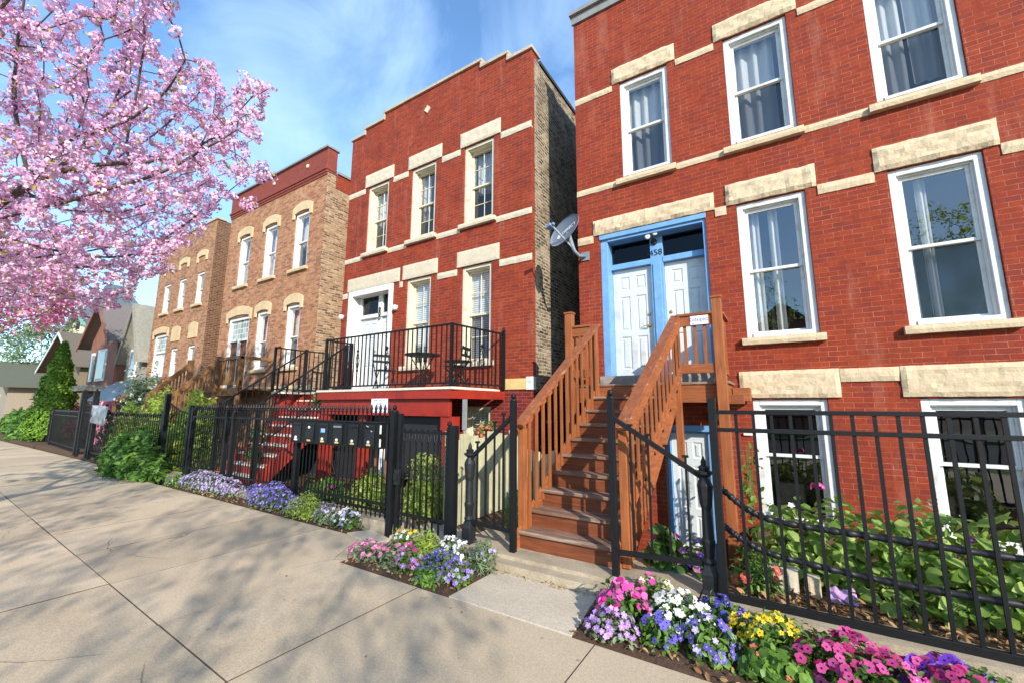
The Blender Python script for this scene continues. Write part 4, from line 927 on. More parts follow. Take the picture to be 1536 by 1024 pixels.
def wing(xp, xn, yp, yn, label, caps):
    t = thing('iron_gate_wing', label, 'railing', (xp,yp,.12))
    sqpost(xp, yp, .062, .1, 1.76 if xp < -2 else 1.78, t, True)
    a, c = Vector((xp,yp,1.60)), Vector((xn,yn,1.07)); q = MB(); q.beam(a, c, .035, .045); q.build('sloped_rail', M['black'], t)
    a2, c2 = Vector((xp,yp,.33)), Vector((xn,yn,.36)); q = MB(); q.beam(a2, c2, .035, .045); q.build('bottom_rail', M['black'], t)
    for k in range(1, 5):
        u = k/5+.02; p = a.lerp(c, u); z0 = a2.lerp(c2, u).z
        e = caps[k-1]; inst(BB, 'baluster', t, (p.x,p.y,z0), None, (.8,.8,p.z+e-z0))
        q = MB(); q.box(p.x-.026,p.x+.026,p.y-.016,p.y+.016,p.z+e-.002,p.z+e+.02); q.build('bar_cap', M['black'], t)
    return t
wing(-2.62,-3.235,4.13,4.12,'left sloping black iron wing beside the wooden stair with capped bars',(.12,.13,.14,.1))
wing(-1.455,-.635,4.12,4.17,'right sloping black iron wing beside the wooden stair with capped bars',(.03,.05,.06,.08))
# ------------------------------------------------------------------ gate with wire mesh
G = thing('iron_gate', 'black iron garden gate with wire mesh and spear tips, left of the stair newel', 'gate', (-4.0,4.1,.05))
sqpost(-4.56,4.1,.085,.0,1.62,G,True); sqpost(-4.43,4.1,.055,.02,1.60,G,False); sqpost(-3.46,4.08,.085,.0,1.46,G,False); sqpost(-3.545,4.09,.05,.03,1.42,G,True)
for z in (1.36,.30): q = MB(); q.box(-4.40,-3.57,4.08,4.11,z-.018,z+.018); q.build('rail', M['black'], G)
for k in range(8):
    x = -4.34+.108*k; z1 = 1.40; zb = .16-.05*math.sin(PI*(k+.5)/8); inst(BB, 'baluster', G, (x,4.095,zb), None, (.85,.85,z1-zb))
b = MB()
for k in range(20):
    for s in (1,-1):
        x0 = -4.40+.83*k/19; pts = []
        xa, xb = -4.39, -3.58; L = .62
        x1 = x0+s*L*.62
        t0, t1 = 0., 1.
        if x1 > xb: t1 = (xb-x0)/(x1-x0)
        if x1 < xa: t1 = (xa-x0)/(x1-x0)
        if t1 > .02: b.beam((x0,4.085,.75),(x0+(x1-x0)*t1,4.085,.75+L*t1),.0035,.0035)
        z0 = .75
for k in range(1, 12):
    z = .75+.62*k/12
    for s, xs in ((1,-4.39),(-1,-3.58)):
        t1 = min(1., (1.37-z)/.62); x1 = xs+s*.62*.62*t1; b.beam((xs,4.085,z),(x1,4.085,z+.62*t1),.0035,.0035)
b.build('wire_mesh', M['mesh'], G)
b = MB(); b.box(-4.47,-4.38,4.05,4.09,.66,.86); b.box(-4.46,-4.40,4.03,4.05,.72,.80); b.build('lock_box', M['black2'], G, bevel=.004)
b = MB()
for k in range(7): 
    x = -4.3+.11*k; b.tube([(x-.03,4.07,1.34),(x-.02,4.065,1.27),(x,4.06,1.24),(x+.02,4.065,1.27),(x+.03,4.07,1.34)],.006,5)
b.build('scroll_trim', M['mesh'], G)
# ------------------------------------------------------------------ fence with spear tips before the middle house
F2 = thing('iron_fence', 'black spear-tipped iron fence along the kerb below the mailboxes and red steps', 'fence', (-8.5,4.2,.14))
for z in (1.455,.34): q = MB(); q.box(-11.2,-4.6,4.185,4.215,z-.018,z+.018); q.build('rail', M['black'], F2)
q = MB(); q.box(-8.95,-4.6,4.187,4.213,.235,.265); q.build('rail', M['black'], F2)
PB = MB(); PB.box(-.0075,.0075,-.0075,.0075,0,1.44); spear(PB, 0, 0, 1.44, 1.25); PB = PB.mesh('picket', M['black'])
x = -4.68; k = 0
while x > -11.15:
    inst(PB, 'picket', F2, (x,4.2,.16)); x -= .098; k += 1
for x, z in ((-9.6,1.58),(-9.32,1.57),(-7.02,1.42)): sqpost(x,4.2,.075,.1,z,F2)
for x, z in ((-11.25,1.66),(-11.4,1.70)): sqpost(x,4.22,.09,.1,z,F2)
ornament(-5.95, 4.185, .92, F2, 1.3)
# six wall mailboxes in a row on the fence
for k in range(6):
    x0 = -6.98+.364*k; x1 = x0+.355
    lab = ['leftmost black mailbox of the row, with white lock and cream plate', 'second black mailbox from the left, white knob high on its flap', 'third black mailbox from the left, with a blue sticker on its door', 'fourth black mailbox from the left, with a light grey top flap', 'fifth black mailbox from the left, beside the scratched one', 'rightmost black mailbox of the row, scratched, nearest the gate'][k]
    t = thing('mailbox', lab, 'mailbox', ((x0+x1)/2,4.1,1.1), 'black mailboxes on the iron fence')
    q = MB(); q.prism([(x0,1.10),(x1,1.10),(x1,1.455),(x0,1.455)], 4.06, 4.18); q.box(x0,x1,4.045,4.18,1.456,1.47); q.build('body', M['black'], t, bevel=.004)
    q = MB(); q.box(x0+.05,x1-.10,4.045,4.058,1.13,1.43); q.build('door', M['black2'], t, bevel=.003)
    cx = (x0+x1)/2-.03
    q = MB(); q.box(cx-.09,cx+.09,4.034,4.044,1.375,1.40); q.build('flap', M['metalgrey'] if k == 3 else M['black'], t)
    q = MB(); q.lathe(0,0,[(.022,0),(.022,.012),(.012,.02)],12); z = 1.36 if k == 1 else 1.19; q.xf(lambda a,b_,c_: (cx+a,4.043-c_,z+b_)); q.build('lock', M['lens'], t)
    q = MB(); q.box(cx-.04,cx+.04,4.036,4.044,1.14,1.165); q.build('name_plate', plain('brass plate', lin(214,180,110), .5) if k else M['paper'], t)
    if k == 2: q = MB(); q.box(cx-.05,cx+.05,4.040,4.0445,1.29,1.35); q.build('sticker', plain('blue sticker', lin(130,170,220), .4), t)
    if k == 5:
        q = MB()
        q.box(x1+.001,x1+.006,4.06,4.085,1.31,1.43); q.box(x1+.001,x1+.006,4.06,4.085,1.13,1.24); q.build('bracket', M['lens'], t)
        for p, r in (((-.06,1.42),(-.01,1.40)),((-.02,1.40),(.03,1.385)),((.04,1.35),(.07,1.34))): q = MB(); q.beam((cx+p[0],4.043,p[1]),(cx+r[0],4.043,r[1]),.004,.008,(0,1,0)); q.build('scratch', M['lens'], t)
# ------------------------------------------------------------------ fences further down the street
t = thing('iron_fence', 'black fence wing sloping down from a tall post beside the big green bush', 'fence', (-12.2,4.2,.05))
sqpost(-12.75,4.2,.10,.0,1.98,t)
b = MB(); b.tube([(-12.72+1.3*u/8,4.2,1.80-.28*math.sin(PI/2*u/8)) for u in range(9)],.018,6); b.build('sloped_rail', M['black'], t)
q = MB(); q.box(-12.7,-11.4,4.185,4.215,.33,.36); q.build('rail', M['black'], t)
for k in range(1, 9): u = k/9; inst(BB, 'baluster', t, (-12.72+1.3*u,4.2,.34), None, (.6,.6,1.46-.28*math.sin(PI/2*u)))
def farfence(x0, x1, y0, y1, label, zt=1.5, step=.15):
    t = thing('iron_fence', label, 'fence', (x0,y0,.05)); n = int(abs(x1-x0)/step)
    for z in (zt-.2, .2): q = MB(); q.beam((x0,y0,z),(x1,y1,z),.03,.04); q.build('rail', M['black'], t)
    for k in range(1, n): u = k/n; inst(PB, 'picket', t, (x0+(x1-x0)*u,y0+(y1-y0)*u,.06), None, (1,1,(zt-.06)/1.55))
    for u in (0,1): sqpost(x0+(x1-x0)*u,y0+(y1-y0)*u,.10,0,zt+.06,t)
farfence(-12.9,-19.0,4.22,4.36,'dark picket fence behind the big green bush with a grey sheet on it')
farfence(-20.9,-26.3,4.42,4.75,'dark picket fence furthest down the street before the conifer')
farfence(-26.4,-33.0,4.8,5.4,'low dark picket fence behind the hedge at the street end', 1.35)
t = thing('iron_gate', 'tall black double gate posts with lantern finials far down the fence', 'gate', (-20,4.4,.05))
for x in (-19.25,-20.6): sqpost(x,4.38,.14,0,2.15,t,True); sqpost(x+.2,4.38,.08,0,1.9,t)
for z in (1.7,1.45,.25): q = MB(); q.beam((-19.3,4.38,z),(-20.6,4.4,z),.04,.04); q.build('rail', M['black'], t)
for k in range(1, 10): inst(BB, 'baluster', t, (-19.3-.13*k,4.39,.25), None, (1,1,1.5))
t = thing('plastic_sheet', 'crumpled grey plastic sheet tied to the dark picket fence', 'sheet', (-17.7,4.2,1.4))
b = MB(); n = 12
for j in range(9):
    for i in range(n+1):
        u = i/n; v = j/8; b.v.append((-18.5+1.55*u+.1*(1-v)*(u-.5)*-2, 4.16+.05*noise.noise(Vector((u*4,v*4,2)))-.02, 1.14+.56*v-.04*u*u+.03*noise.noise(Vector((u*3,v,5)))))
for j in range(8):
    for i in range(n): b.f.append([j*(n+1)+i,j*(n+1)+i+1,(j+1)*(n+1)+i+1,(j+1)*(n+1)+i]); b.m.append(0)
o = b.build('sheet', M['plastic'], t, smooth=True); sm = o.modifiers.new('thickness','SOLIDIFY'); sm.thickness = .006
# ------------------------------------------------------------------ olive wooden porches of the tan and brown houses
def sideporch(label, x0, x1, xe, zd, yl, yf, zf, zr):
    t = thing('wooden_porch', label, 'porch', ((x0+x1)/2,yl,.05)); w = M['oldwood']; wy = M['oldwoody']
    def bx(nm, *a, m=w): q = MB(); q.box(*a); return q.build(nm, m, t, bevel=.008)
    bx('deck', x0-.1,xe,yl,6.95,zd-.06,zd); bx('rim_joist', x0-.1,xe,yl-.04,yl,zd-.24,zd-.002); 
    for x in (x0,x1): bx('post', x-.075,x+.075,yl-.1,yl+.05,.05,zr+.06)
    bx('post', xe-.12,xe,yl-.06,yl+.06,.05,zr)
    q = MB(); q.beam((x1,yl,zr-.04),(xe,yl,zr-.04),.1,.09); q.build('handrail', wy, t); q = MB(); q.beam((x1,yl,zd+.14),(xe,yl,zd+.14),.05,.1); q.build('bottom_rail', wy, t)
    n = int((xe-x1)/.13)
    for k in range(1, n): bx('baluster', x1+(xe-x1)*k/n-.022,x1+(xe-x1)*k/n+.022,yl-.02,yl+.02,zd+.14,zr-.05)
    q = MB(); q.beam((xe-.06,yl,zr-.04),(xe-.06,6.95,zr-.04),.1,.09); q.build('handrail', wy, t)
    for x in (x0,x1):
        a, c = Vector((x,yf,zf)), Vector((x,yl,zr-.06)); q = MB(); q.beam(a, c, .1, .13); q.build('handrail', wy, t)
        q = MB(); q.beam(a-Vector((0,0,.72)), c-Vector((0,0,.72)), .05, .1); q.build('bottom_rail', wy, t)
        for k in range(1, 12): p = a.lerp(c, k/12); bx('baluster', p.x-.02,p.x+.02,p.y-.022,p.y+.022,p.z-.7,p.z-.03)
        bx('post', x-.06,x+.06,yf-.06,yf+.06,.05,zf+.05)
    ns = 9
    for k in range(ns): yy = yf+(yl-yf)*k/ns; bx('tread', x0,x1,yy,yy+(yl-yf)/ns+.02,.1+(zd-.1)*(k+.5)/ns-.04,.1+(zd-.1)*(k+.5)/ns,m=M['tread'])
    return t
sideporch('olive brown wooden porch and stair in front of the tan brick house', -16.62,-14.62,-13.2,2.22,6.0,4.95,2.0,3.14)
t = thing('awning', 'sloping blue grey awning sheet with brown edge over a side stair behind the fence', 'awning', (-22,5.4,1.9))
b = MB(); b.slab([(-22.8,4.9,1.86),(-19.6,4.9,1.84),(-20.2,6.5,2.8),(-26.0,6.5,2.75)], (0,0,.03)); b.build('sheet', M['awning'], t)
b = MB(); b.beam((-19.56,4.9,1.82),(-20.16,6.5,2.78),.07,.09); b.build('edge_board', M['wood'], t)
for x, y, z in ((-22.5,5.0,1.85),(-19.8,5.0,1.84),(-20.4,6.4,2.7),(-25.5,6.4,2.68)): q = MB(); q.box(x-.04,x+.04,y-.04,y+.04,.04,z); q.build('post', M['oldwood'], t)
# ------------------------------------------------------------------ houses at the far end of the street
def gable(name, label, x0, x1, y0, y1, ze, za, mw, mr, over=.35, wins=(), cat='house', trim='white', z0=-.5):
    t = thing(name, label, cat, ((x0+x1)/2,y0,0)); xm = (x0+x1)/2
    b = MB(); p = [(x0,z0),(x1,z0),(x1,ze),(xm,za),(x0,ze)]; b.prism(p, y0, y1); b.build('wall', mw, t)
    b = MB(); sl = (za-ze)/(xm-x0)
    for s, xa in ((-1,x0),(1,x1)):
        xo = xa+s*over; zo = ze-over*sl+.02
        b.slab([(xm,y0-over,za+.02),(xo,y0-over,zo),(xo,y1+over,zo),(xm,y1+over,za+.02)][::s], (0,0,.12))
    b.build('roof', mr, t)
    b = MB()
    for s, xa in ((-1,x0),(1,x1)):
        xo = xa+s*over; zo = ze-over*sl+.02; b.slab([(xm,y0-over-.05,za-.12),(xo,y0-over-.05,zo-.14),(xo,y0-over-.05,zo+.1),(xm,y0-over-.05,za+.12)], (0,.045,0))
    b.build('bargeboard', M[trim], t)
    for a, c, p, q_ in wins:
        q = MB(); q.box(a,c,y0-.05,y0-.002,p,q_); w = q.build('window', M['white'], t); q = MB(); q.box(a+.12,c-.12,y0-.07,y0-.051,p+.12,q_-.12); q.build('pane', M['darkglass'] if False else plain('far window pane', lin(120,130,140), .1, .1), w)
    return t
g1 = gable('gabled_house', 'brown gabled house with steep grey shingle roof left of the brown brick house', -31.1,-26.9,6.6,15,5.0,6.8,M['siding'],M['shingle'],.45,((-29.6,-28.2,2.9,4.5),(-30.7,-30.2,2.9,4.4)),trim='siding')
b = MB(); b.box(-31.6,-26.4,5.6,6.6,2.35,2.6); b.build('porch_roof', M['siding2'], g1)
gable('gabled_house', 'narrow pale grey gabled house squeezed beside the brown brick house', -26.5,-24.4,6.9,14,4.2,6.3,M['siding2'],M['siding2'],.3,((-25.9,-25.1,3.0,4.3),),trim='siding2')
gable('gabled_house', 'low brown house with white trimmed dormer behind the conifer', -52,-42,8.5,18,4.6,7.2,plain('olive siding', lin(120,104,80), .8),plain('brown shingles', lin(104,92,76), .9, .25, 20),.5,((-46,-44.6,4.4,5.6),))
gable('bungalow', 'olive roofed bungalow with white eaves at the left edge of the street', -66,-55,7.0,18,3.4,5.4,plain('pale bungalow wall', lin(150,136,118), .8),plain('green shingles', lin(92,92,74), .9, .25, 20),.7,((-61,-58,1.3,2.6),))
gable('bungalow', 'dark roofed bungalow with white eaves furthest along the street', -82,-70,8.0,20,4.0,6.6,plain('rosy bungalow wall', lin(186,150,138), .8),plain('moss shingles', lin(116,118,84), .9, .25, 20),.8,((-78,-74,1.6,3.0),))
# church with slate spire beyond the roofs
t = thing('church', 'distant cream church gable with green trim and dark slate spire', 'church', (-94,18,0))
b = MB(); b.prism([(-100,-.5),(-88,-.5),(-88,13.4),(-94,16.5),(-100,13.4)], 18, 40); b.build('wall', M['cream2'], t)
b = MB()
for s in (-1,1): b.slab([(-94,17.6,16.6),(-94+s*6.5,17.6,13.2),(-94+s*6.5,40,13.2),(-94,40,16.6)][::s], (0,0,.4))
b.build('roof', M['copper'], t)
for s in (-1,1): q = MB(); q.beam((-94,17.5,16.75),(-94+s*6.5,17.5,13.35),.5,.35); q.build('bargeboard', M['coppergreen'], t)
b = MB(); b.prism([(-98.5,12),(-90,12),(-90,16.0),(-98.5,16.0)], 18.6, 26); b.build('tower', M['cream2'], t)
b = MB(); b.lathe(-94.2,22,[(6.2,15.2),(5.4,16.2),(2.2,20.4),(1.9,21.6)],4,PI/4); b.build('spire', M['copper'], t)
for x in (-94.9,-93.8): q = MB(); q.box(x,x+.8,17.9,17.99,13.6,15.0); q.build('louvre', M['dark'], t)
# house across the street (mirrored in the panes)
gable('gabled_house', 'house across the street', -3.5,4.5,-30,-20,5.2,8.6,M['siding'],M['shingle'],.5)

# ------------------------------------------------------------------ plants
def unit(n, up=0.):
    v = RG.normal(size=(n,3)); v[:,2] += up; return v/np.linalg.norm(v, axis=1, keepdims=True)
PET = {}
def petal(name, a, b=None):
    if name not in PET: PET[name] = leafm(name+' petal', lin(*a), lin(*(b or a)), .55, .3, .25)
    return PET[name]
G_DARK = leafm('dark green leaf', lin(54,84,36), lin(104,136,58)); G_MID = leafm('mid green leaf', lin(66,100,40), lin(122,156,64)); G_LIME = leafm('lime leaf', lin(120,148,52), lin(186,198,92))
G_GREY = leafm('grey green leaf', lin(92,112,80), lin(146,160,118)); G_HEDGE = leafm('hedge leaf', lin(146,176,58), lin(214,222,118), .5, .5); G_BUSH = leafm('bush leaf', lin(60,98,42), lin(124,162,72)); G_CON = leafm('conifer spray', lin(76,116,28), lin(136,170,56), .6, .3)
G_YEL = leafm('yellow green leaf', lin(126,156,50), lin(196,208,96), .5, .45); G_BROAD = leafm('broad leaf', lin(108,142,54), lin(188,208,112), .45, .5)
YEL = petal('yellow eye', (230,190,50)); DKV = petal('dark violet eye', (52,26,80)); WHI = petal('white eye', (235,230,215)); GRNEYE = petal('green eye', (170,170,90))
def mound(n, cx, cy, rx, ry, h, z0=.0, shell=.45):
    """points and outward normals over (and a little inside) a low uneven dome"""
    v = unit(n); v[:,2] = np.abs(v[:,2]); r = 1-shell*RG.random(n)**1.8
    w = 1+.16*np.sin(v[:,0]*5+cx*7)*np.cos(v[:,1]*6+cy*5)
    P = np.stack([cx+v[:,0]*rx*r*w, cy+v[:,1]*ry*r*w, z0+v[:,2]*h*r*w], 1)
    N = np.stack([v[:,0]/rx, v[:,1]/ry, v[:,2]/h], 1); N /= np.linalg.norm(N, axis=1, keepdims=True)
    return P, N
def stems(root, cx, cy, rx, ry, h, n=14, z0=0., m=None):
    b = MB()
    for k in range(n):
        a = RG.random()*2*PI; r = RG.random()**.5*.75; x, y = cx+rx*r*math.cos(a), cy+ry*r*math.sin(a)
        b.tube([(cx+(x-cx)*.35,cy+(y-cy)*.35,z0-.02),((x+cx)/2,(y+cy)/2,z0+h*.5),(x,y,z0+h*.85)], [.005,.004,.002], 4)
    return b.build('stems', m or M['stemm'], root)
M['stemm'] = plain('green stem', lin(92,112,56), .7)
def clump(label, cx, cy, rx, ry, h, leaf, nl, ls, flowers, templ=LEAF, name='flowering_plant', cat='flowers', group=None, z0=.02, upl=.5):
    t = thing(name, label, cat, (cx,cy,z0), group)
    P, N = mound(nl, cx, cy, rx, ry, h, z0, .75); Nn = N*.6+unit(nl, .9)*.6
    P = np.where(P[:,2:3] < z0+.01, P+np.array([0,0,.015]), P)
    scatter('foliage', templ, P, frames(Nn), ls*(.6+.7*RG.random(nl)), [leaf], t); stems(t, cx, cy, rx, ry, h, 12, z0)
    for pm, cm, nf, fs, tp, reg in flowers:
        Pf, Nf = mound(nf*3, cx, cy, rx, ry, h, z0, .08)
        k = np.where((Pf[:,2] > z0+h*.22))[0]
        if reg:   # drifts: keep flowers in a few patches
            f = np.sin(Pf[:,0]*reg[0]+reg[2])*np.cos(Pf[:,1]*reg[1]+reg[2]*1.7); k = k[np.argsort(-f[k])][:int(nf*1.3)]; k = RG.permutation(k)
        k = k[:nf]; Pf = Pf[k]+Nf[k]*fs*.35; Nq = Nf[k]*.7+np.array([.05,-.45,.35])+.5*unit(len(k))
        scatter('blossoms', tp, Pf, frames(Nq), fs*(.75+.5*RG.random(len(k))), [pm, cm], t)
    return t
HP = petal('hot pink', (186,40,124), (228,112,182)); MG = petal('magenta', (156,26,84), (216,92,152)); WH = petal('white', (232,228,222), (246,244,240)); BL = petal('blue violet', (84,74,172), (126,114,202))
LIL = petal('lilac', (170,120,200), (206,160,222)); YE = petal('yellow', (236,196,20), (246,214,60)); LAV = petal('lavender', (158,140,196), (200,184,220)); PK = petal('rose pink', (214,120,160), (236,168,190)); CRM = petal('cream', (236,216,176), (240,226,200)); PUR = petal('purple', (120,60,190), (160,96,214)); DBL = petal('deep blue', (62,56,160), (92,84,196)); RED = petal('coral', (214,84,80), (232,130,110))
GR = 'flowers in the sidewalk bed'
# right-hand bed
clump('hot pink pompom flowers at the left corner of the near flower bed', -1.20,3.50,.20,.18,.30,G_DARK,420,.07,[(HP,HP,90,.027,PETUNIA,(9,9,1))],group=GR)
clump('small lilac flowers trailing onto the sidewalk edge below the hot pink ones', -1.20,3.26,.19,.13,.17,G_GREY,420,.04,[(LIL,WHI,60,.022,FLOWER,None)],group=GR)
clump('cream and pale pink flowers by the kerb behind the hot pink ones', -1.05,3.86,.22,.13,.24,G_MID,420,.05,[(CRM,YEL,46,.023,FLOWER,None),(HP,HP,26,.025,PETUNIA,(8,8,2))],group=GR)
clump('white pansies in the middle of the near flower bed', -.80,3.64,.27,.19,.25,G_DARK,560,.055,[(WH,YEL,120,.025,FLOWER,None)],group=GR)
clump('blue pansies in front of the white pansies', -.88,3.33,.13,.11,.19,G_MID,320,.05,[(BL,DKV,26,.025,FLOWER,None)],group=GR)
clump('violet blue pansies at the sidewalk edge left of the yellow ones', -.55,3.38,.18,.16,.24,G_MID,460,.055,[(BL,YEL,44,.025,FLOWER,None),(LAV,WHI,10,.024,FLOWER,None)],group=GR)
clump('deep blue pansies against the kerb at the fence post', -.52,3.86,.17,.11,.22,G_DARK,320,.05,[(DBL,YEL,34,.025,FLOWER,None)],group=GR)
clump('bright yellow pansies in the near flower bed', -.16,3.66,.30,.17,.24,G_MID,560,.055,[(YE,DKV,90,.021,FLOWER,None)],group=GR)
clump('low leafy green plant without flowers before the yellow pansies', -.17,3.34,.20,.15,.16,G_MID,520,.075,[(RED,YEL,4,.024,FLOWER,None)],group=GR,templ=BROAD,name='leafy_plant',cat='plant')
clump('mass of magenta petunias in the near flower bed', .25,3.50,.36,.30,.25,G_DARK,1000,.055,[(MG,DKV,190,.027,PETUNIA,None),(HP,WHI,40,.025,PETUNIA,(6,6,1))],group=GR)
clump('magenta and purple petunias at the right end of the near flower bed', .74,3.56,.30,.26,.23,G_DARK,800,.055,[(MG,DKV,110,.026,PETUNIA,(5,5,0)),(PUR,DKV,80,.025,PETUNIA,(5,5,3))],group=GR)
clump('purple and pink flowers at the far right of the near flower bed', 1.3,3.55,.32,.26,.26,G_DARK,600,.055,[(PUR,DKV,70,.025,PETUNIA,None),(MG,DKV,50,.025,PETUNIA,None)],group=GR)
# middle bed
GM = 'flowers in the middle bed'
clump('pink flowers at the left tip of the middle flower bed', -4.08,3.36,.24,.19,.17,G_GREY,420,.045,[(PK,RED,44,.021,FLOWER,None),(HP,WHI,22,.021,FLOWER,(9,9,2))],group=GM)
clump('dusty rose flowers among grey leaves in the middle flower bed', -3.72,3.38,.23,.18,.19,G_GREY,520,.045,[(PK,YEL,40,.024,FLOWER,None)],group=GM)
clump('magenta flower spikes in the middle flower bed', -3.40,3.34,.16,.14,.24,G_MID,420,.05,[(HP,HP,34,.021,FLOWER,None),(LIL,WHI,24,.024,FLOWER,None)],group=GM)
clump('yellow and white pansies at the back of the middle flower bed', -3.88,3.74,.24,.14,.22,G_MID,420,.05,[(YE,YEL,18,.025,FLOWER,(7,7,1)),(WH,DKV,26,.024,FLOWER,None),(HP,WHI,12,.024,FLOWER,None)],group=GM)
clump('spiky light green plant at the back of the middle flower bed', -3.52,3.74,.16,.14,.27,G_LIME,420,.11,[],group=GM,templ=BLADE,name='leafy_plant',cat='plant')
clump('white flowers at the back of the middle flower bed', -3.18,3.78,.24,.14,.23,G_GREY,420,.05,[(WH,YEL,60,.024,FLOWER,None)],group=GM)
clump('blue lobelia flowers filling the middle flower bed', -3.08,3.46,.24,.18,.21,G_GREY,800,.04,[(BL,WHI,64,.021,FLOWER,None)],group=GM)
clump('soft green feathery plant at the right end of the middle flower bed', -2.76,3.78,.13,.14,.30,G_GREY,620,.07,[(LAV,WHI,12,.02,FLOWER,None)],group=GM,templ=BLADE,name='leafy_plant',cat='plant')
clump('violet flowers at the right corner of the middle flower bed', -2.80,3.40,.15,.15,.17,G_MID,420,.045,[(LAV,DKV,34,.021,FLOWER,None),(PUR,DKV,16,.021,FLOWER,None)],group=GM)
clump('low green sprig at the sidewalk edge of the middle flower bed', -3.04,3.22,.15,.10,.13,G_MID,340,.05,[(BL,WHI,8,.021,FLOWER,None)],group=GM,name='leafy_plant',cat='plant')
# left bed
GL = 'flowers in the far bed'
clump('lavender phlox mound furthest along the kerb', -9.75,4.05,1.25,.24,.36,G_GREY,2300,.05,[(LAV,WHI,620,.020,FLOWER,None),(LIL,WHI,160,.02,FLOWER,None)],group=GL)
clump('grey green trailing plant at the far tip of the flower bed', -11.1,4.0,.45,.2,.22,G_MID,700,.05,[(LAV,WHI,30,.018,FLOWER,None)],group=GL,name='leafy_plant',cat='plant')
clump('blue purple phlox mound below the mailboxes', -7.35,4.03,.80,.25,.36,G_GREY,1900,.045,[(BL,LAV,480,.020,FLOWER,None),(LAV,WHI,240,.02,FLOWER,None)],group=GL)
clump('lime green leafy mound right of the blue purple phlox', -6.32,4.0,.42,.22,.33,G_LIME,1900,.035,[(WH,YEL,14,.014,FLOWER,None)],group=GL,name='leafy_plant',cat='plant')
clump('small blue grey plant between the lime mound and the white flowers', -5.76,3.97,.24,.16,.25,G_GREY,620,.04,[(LAV,WHI,50,.02,FLOWER,None)],group=GL)
clump('white and lavender flowers at the near end of the far flower bed', -5.34,4.0,.24,.16,.23,G_DARK,520,.05,[(WH,YEL,40,.026,FLOWER,None),(LAV,DKV,34,.024,FLOWER,None)],group=GL)
# garden of the right house: big-leaved shrubs
GB = 'broad-leaved shrubs in the right garden'
for k, (x, y, rx, h, lab) in enumerate(((-.05,5.2,.34,.74,'leafy green shrub nearest the tall fence post, below the left basement window'),(.42,5.15,.42,.86,'broad-leaved shrub under the brick pier between the basement windows'),
        (.98,5.1,.46,.90,'tall broad-leaved shrub left of the right basement window'),(1.5,5.0,.46,.84,'broad-leaved shrub under the right basement window'),(2.1,5.1,.5,.86,'broad-leaved shrub at the right edge beyond the last fence bars'))):
    clump(lab, x, y, rx, .38, h*.92, G_BROAD, 560, .105, [(WH,YEL,5,.035,FLOWER,None)] if k == 0 else ([(HP,WHI,3,.04,PETUNIA,None)] if k == 2 else []), templ=BROAD, name='garden_shrub', cat='shrub', group=GB, z0=.06)
clump('low leafy seedlings in the dry leaf litter behind the fence', .85,4.68,.5,.14,.2,G_BROAD,46,.12,[],templ=BROAD,name='leafy_plant',cat='plant',z0=.06)
clump('fern-like plant with orange blooms beside the cast newel and fence post', -.32,4.62,.20,.2,.42,G_MID,560,.09,[(RED,YEL,12,.04,PETUNIA,None)],templ=BLADE,name='leafy_plant',cat='plant',z0=.06)
t = thing('pink_flower', 'single pink flower head rising above the garden shrubs', 'flower', (.22,5.1,.7))
P, N = mound(34,.22,5.1,.05,.05,.05,.93,.05); scatter('blossoms', PETUNIA, P, frames(N), .022, [HP, WHI], t); b = MB(); b.tube([(.22,5.1,.3),(.22,5.1,.95)],.005,5); b.build('stem', M['stemm'], t)
clump('young twiggy plant by the left basement window', -.42,6.3,.14,.12,1.05,G_MID,60,.09,[],name='leafy_plant',cat='plant',z0=.3)
t = tag(MB().rough(-.24,.0,4.72,4.9,.02,.25,.04,.008,77).build('stone_block', M['stone_b']), 'pale stone block lying behind the tall fence', 'stone')
t = tag(MB().rough(.04,.16,4.74,4.86,.02,.22,.04,.01,78).build('stone_block', M['stone_a']), 'smaller tan stone beside the purple cloth behind the fence', 'stone')
b = MB(); n = 12
for j in range(9):
    for i in range(n+1):
        u, v = i/n, j/8; b.v.append((.2+.2*u,4.66+.16*v,.09+.10*max(0,v-.35)+.03*noise.noise(Vector((u*5,v*5,1)))))
for j in range(8):
    for i in range(n): b.f.append([j*(n+1)+i,j*(n+1)+i+1,(j+1)*(n+1)+i+1,(j+1)*(n+1)+i]); b.m.append(0)
o = b.build('purple_cloth', plain('purple cloth', lin(190,150,190), .8, .2, 7, dirt=lin(150,60,160), dscale=6), smooth=True); tag(o, 'crumpled purple cloth on the leaf litter behind the tall fence', 'cloth'); sm = o.modifiers.new('thickness','SOLIDIFY'); sm.thickness = .006
# geraniums below the wooden stair
clump('pink geranium with dark leaves under the right stair wing', -1.12,4.62,.17,.16,.42,G_DARK,240,.11,[(HP,HP,30,.032,PETUNIA,(9,9,2))],templ=BROAD,group='geraniums by the stair foot',z0=.05)
clump('purple and white flowers with dark leaves beside the cast newel', -.84,4.68,.2,.17,.30,G_DARK,280,.09,[(PUR,WHI,24,.03,FLOWER,None),(PK,WHI,12,.032,PETUNIA,None)],templ=BROAD,group='geraniums by the stair foot',z0=.05)
clump('weedy plants growing behind the left gate wing', -2.95,4.9,.26,.24,.6,G_MID,420,.13,[],templ=BLADE,name='leafy_plant',cat='plant',z0=.06)
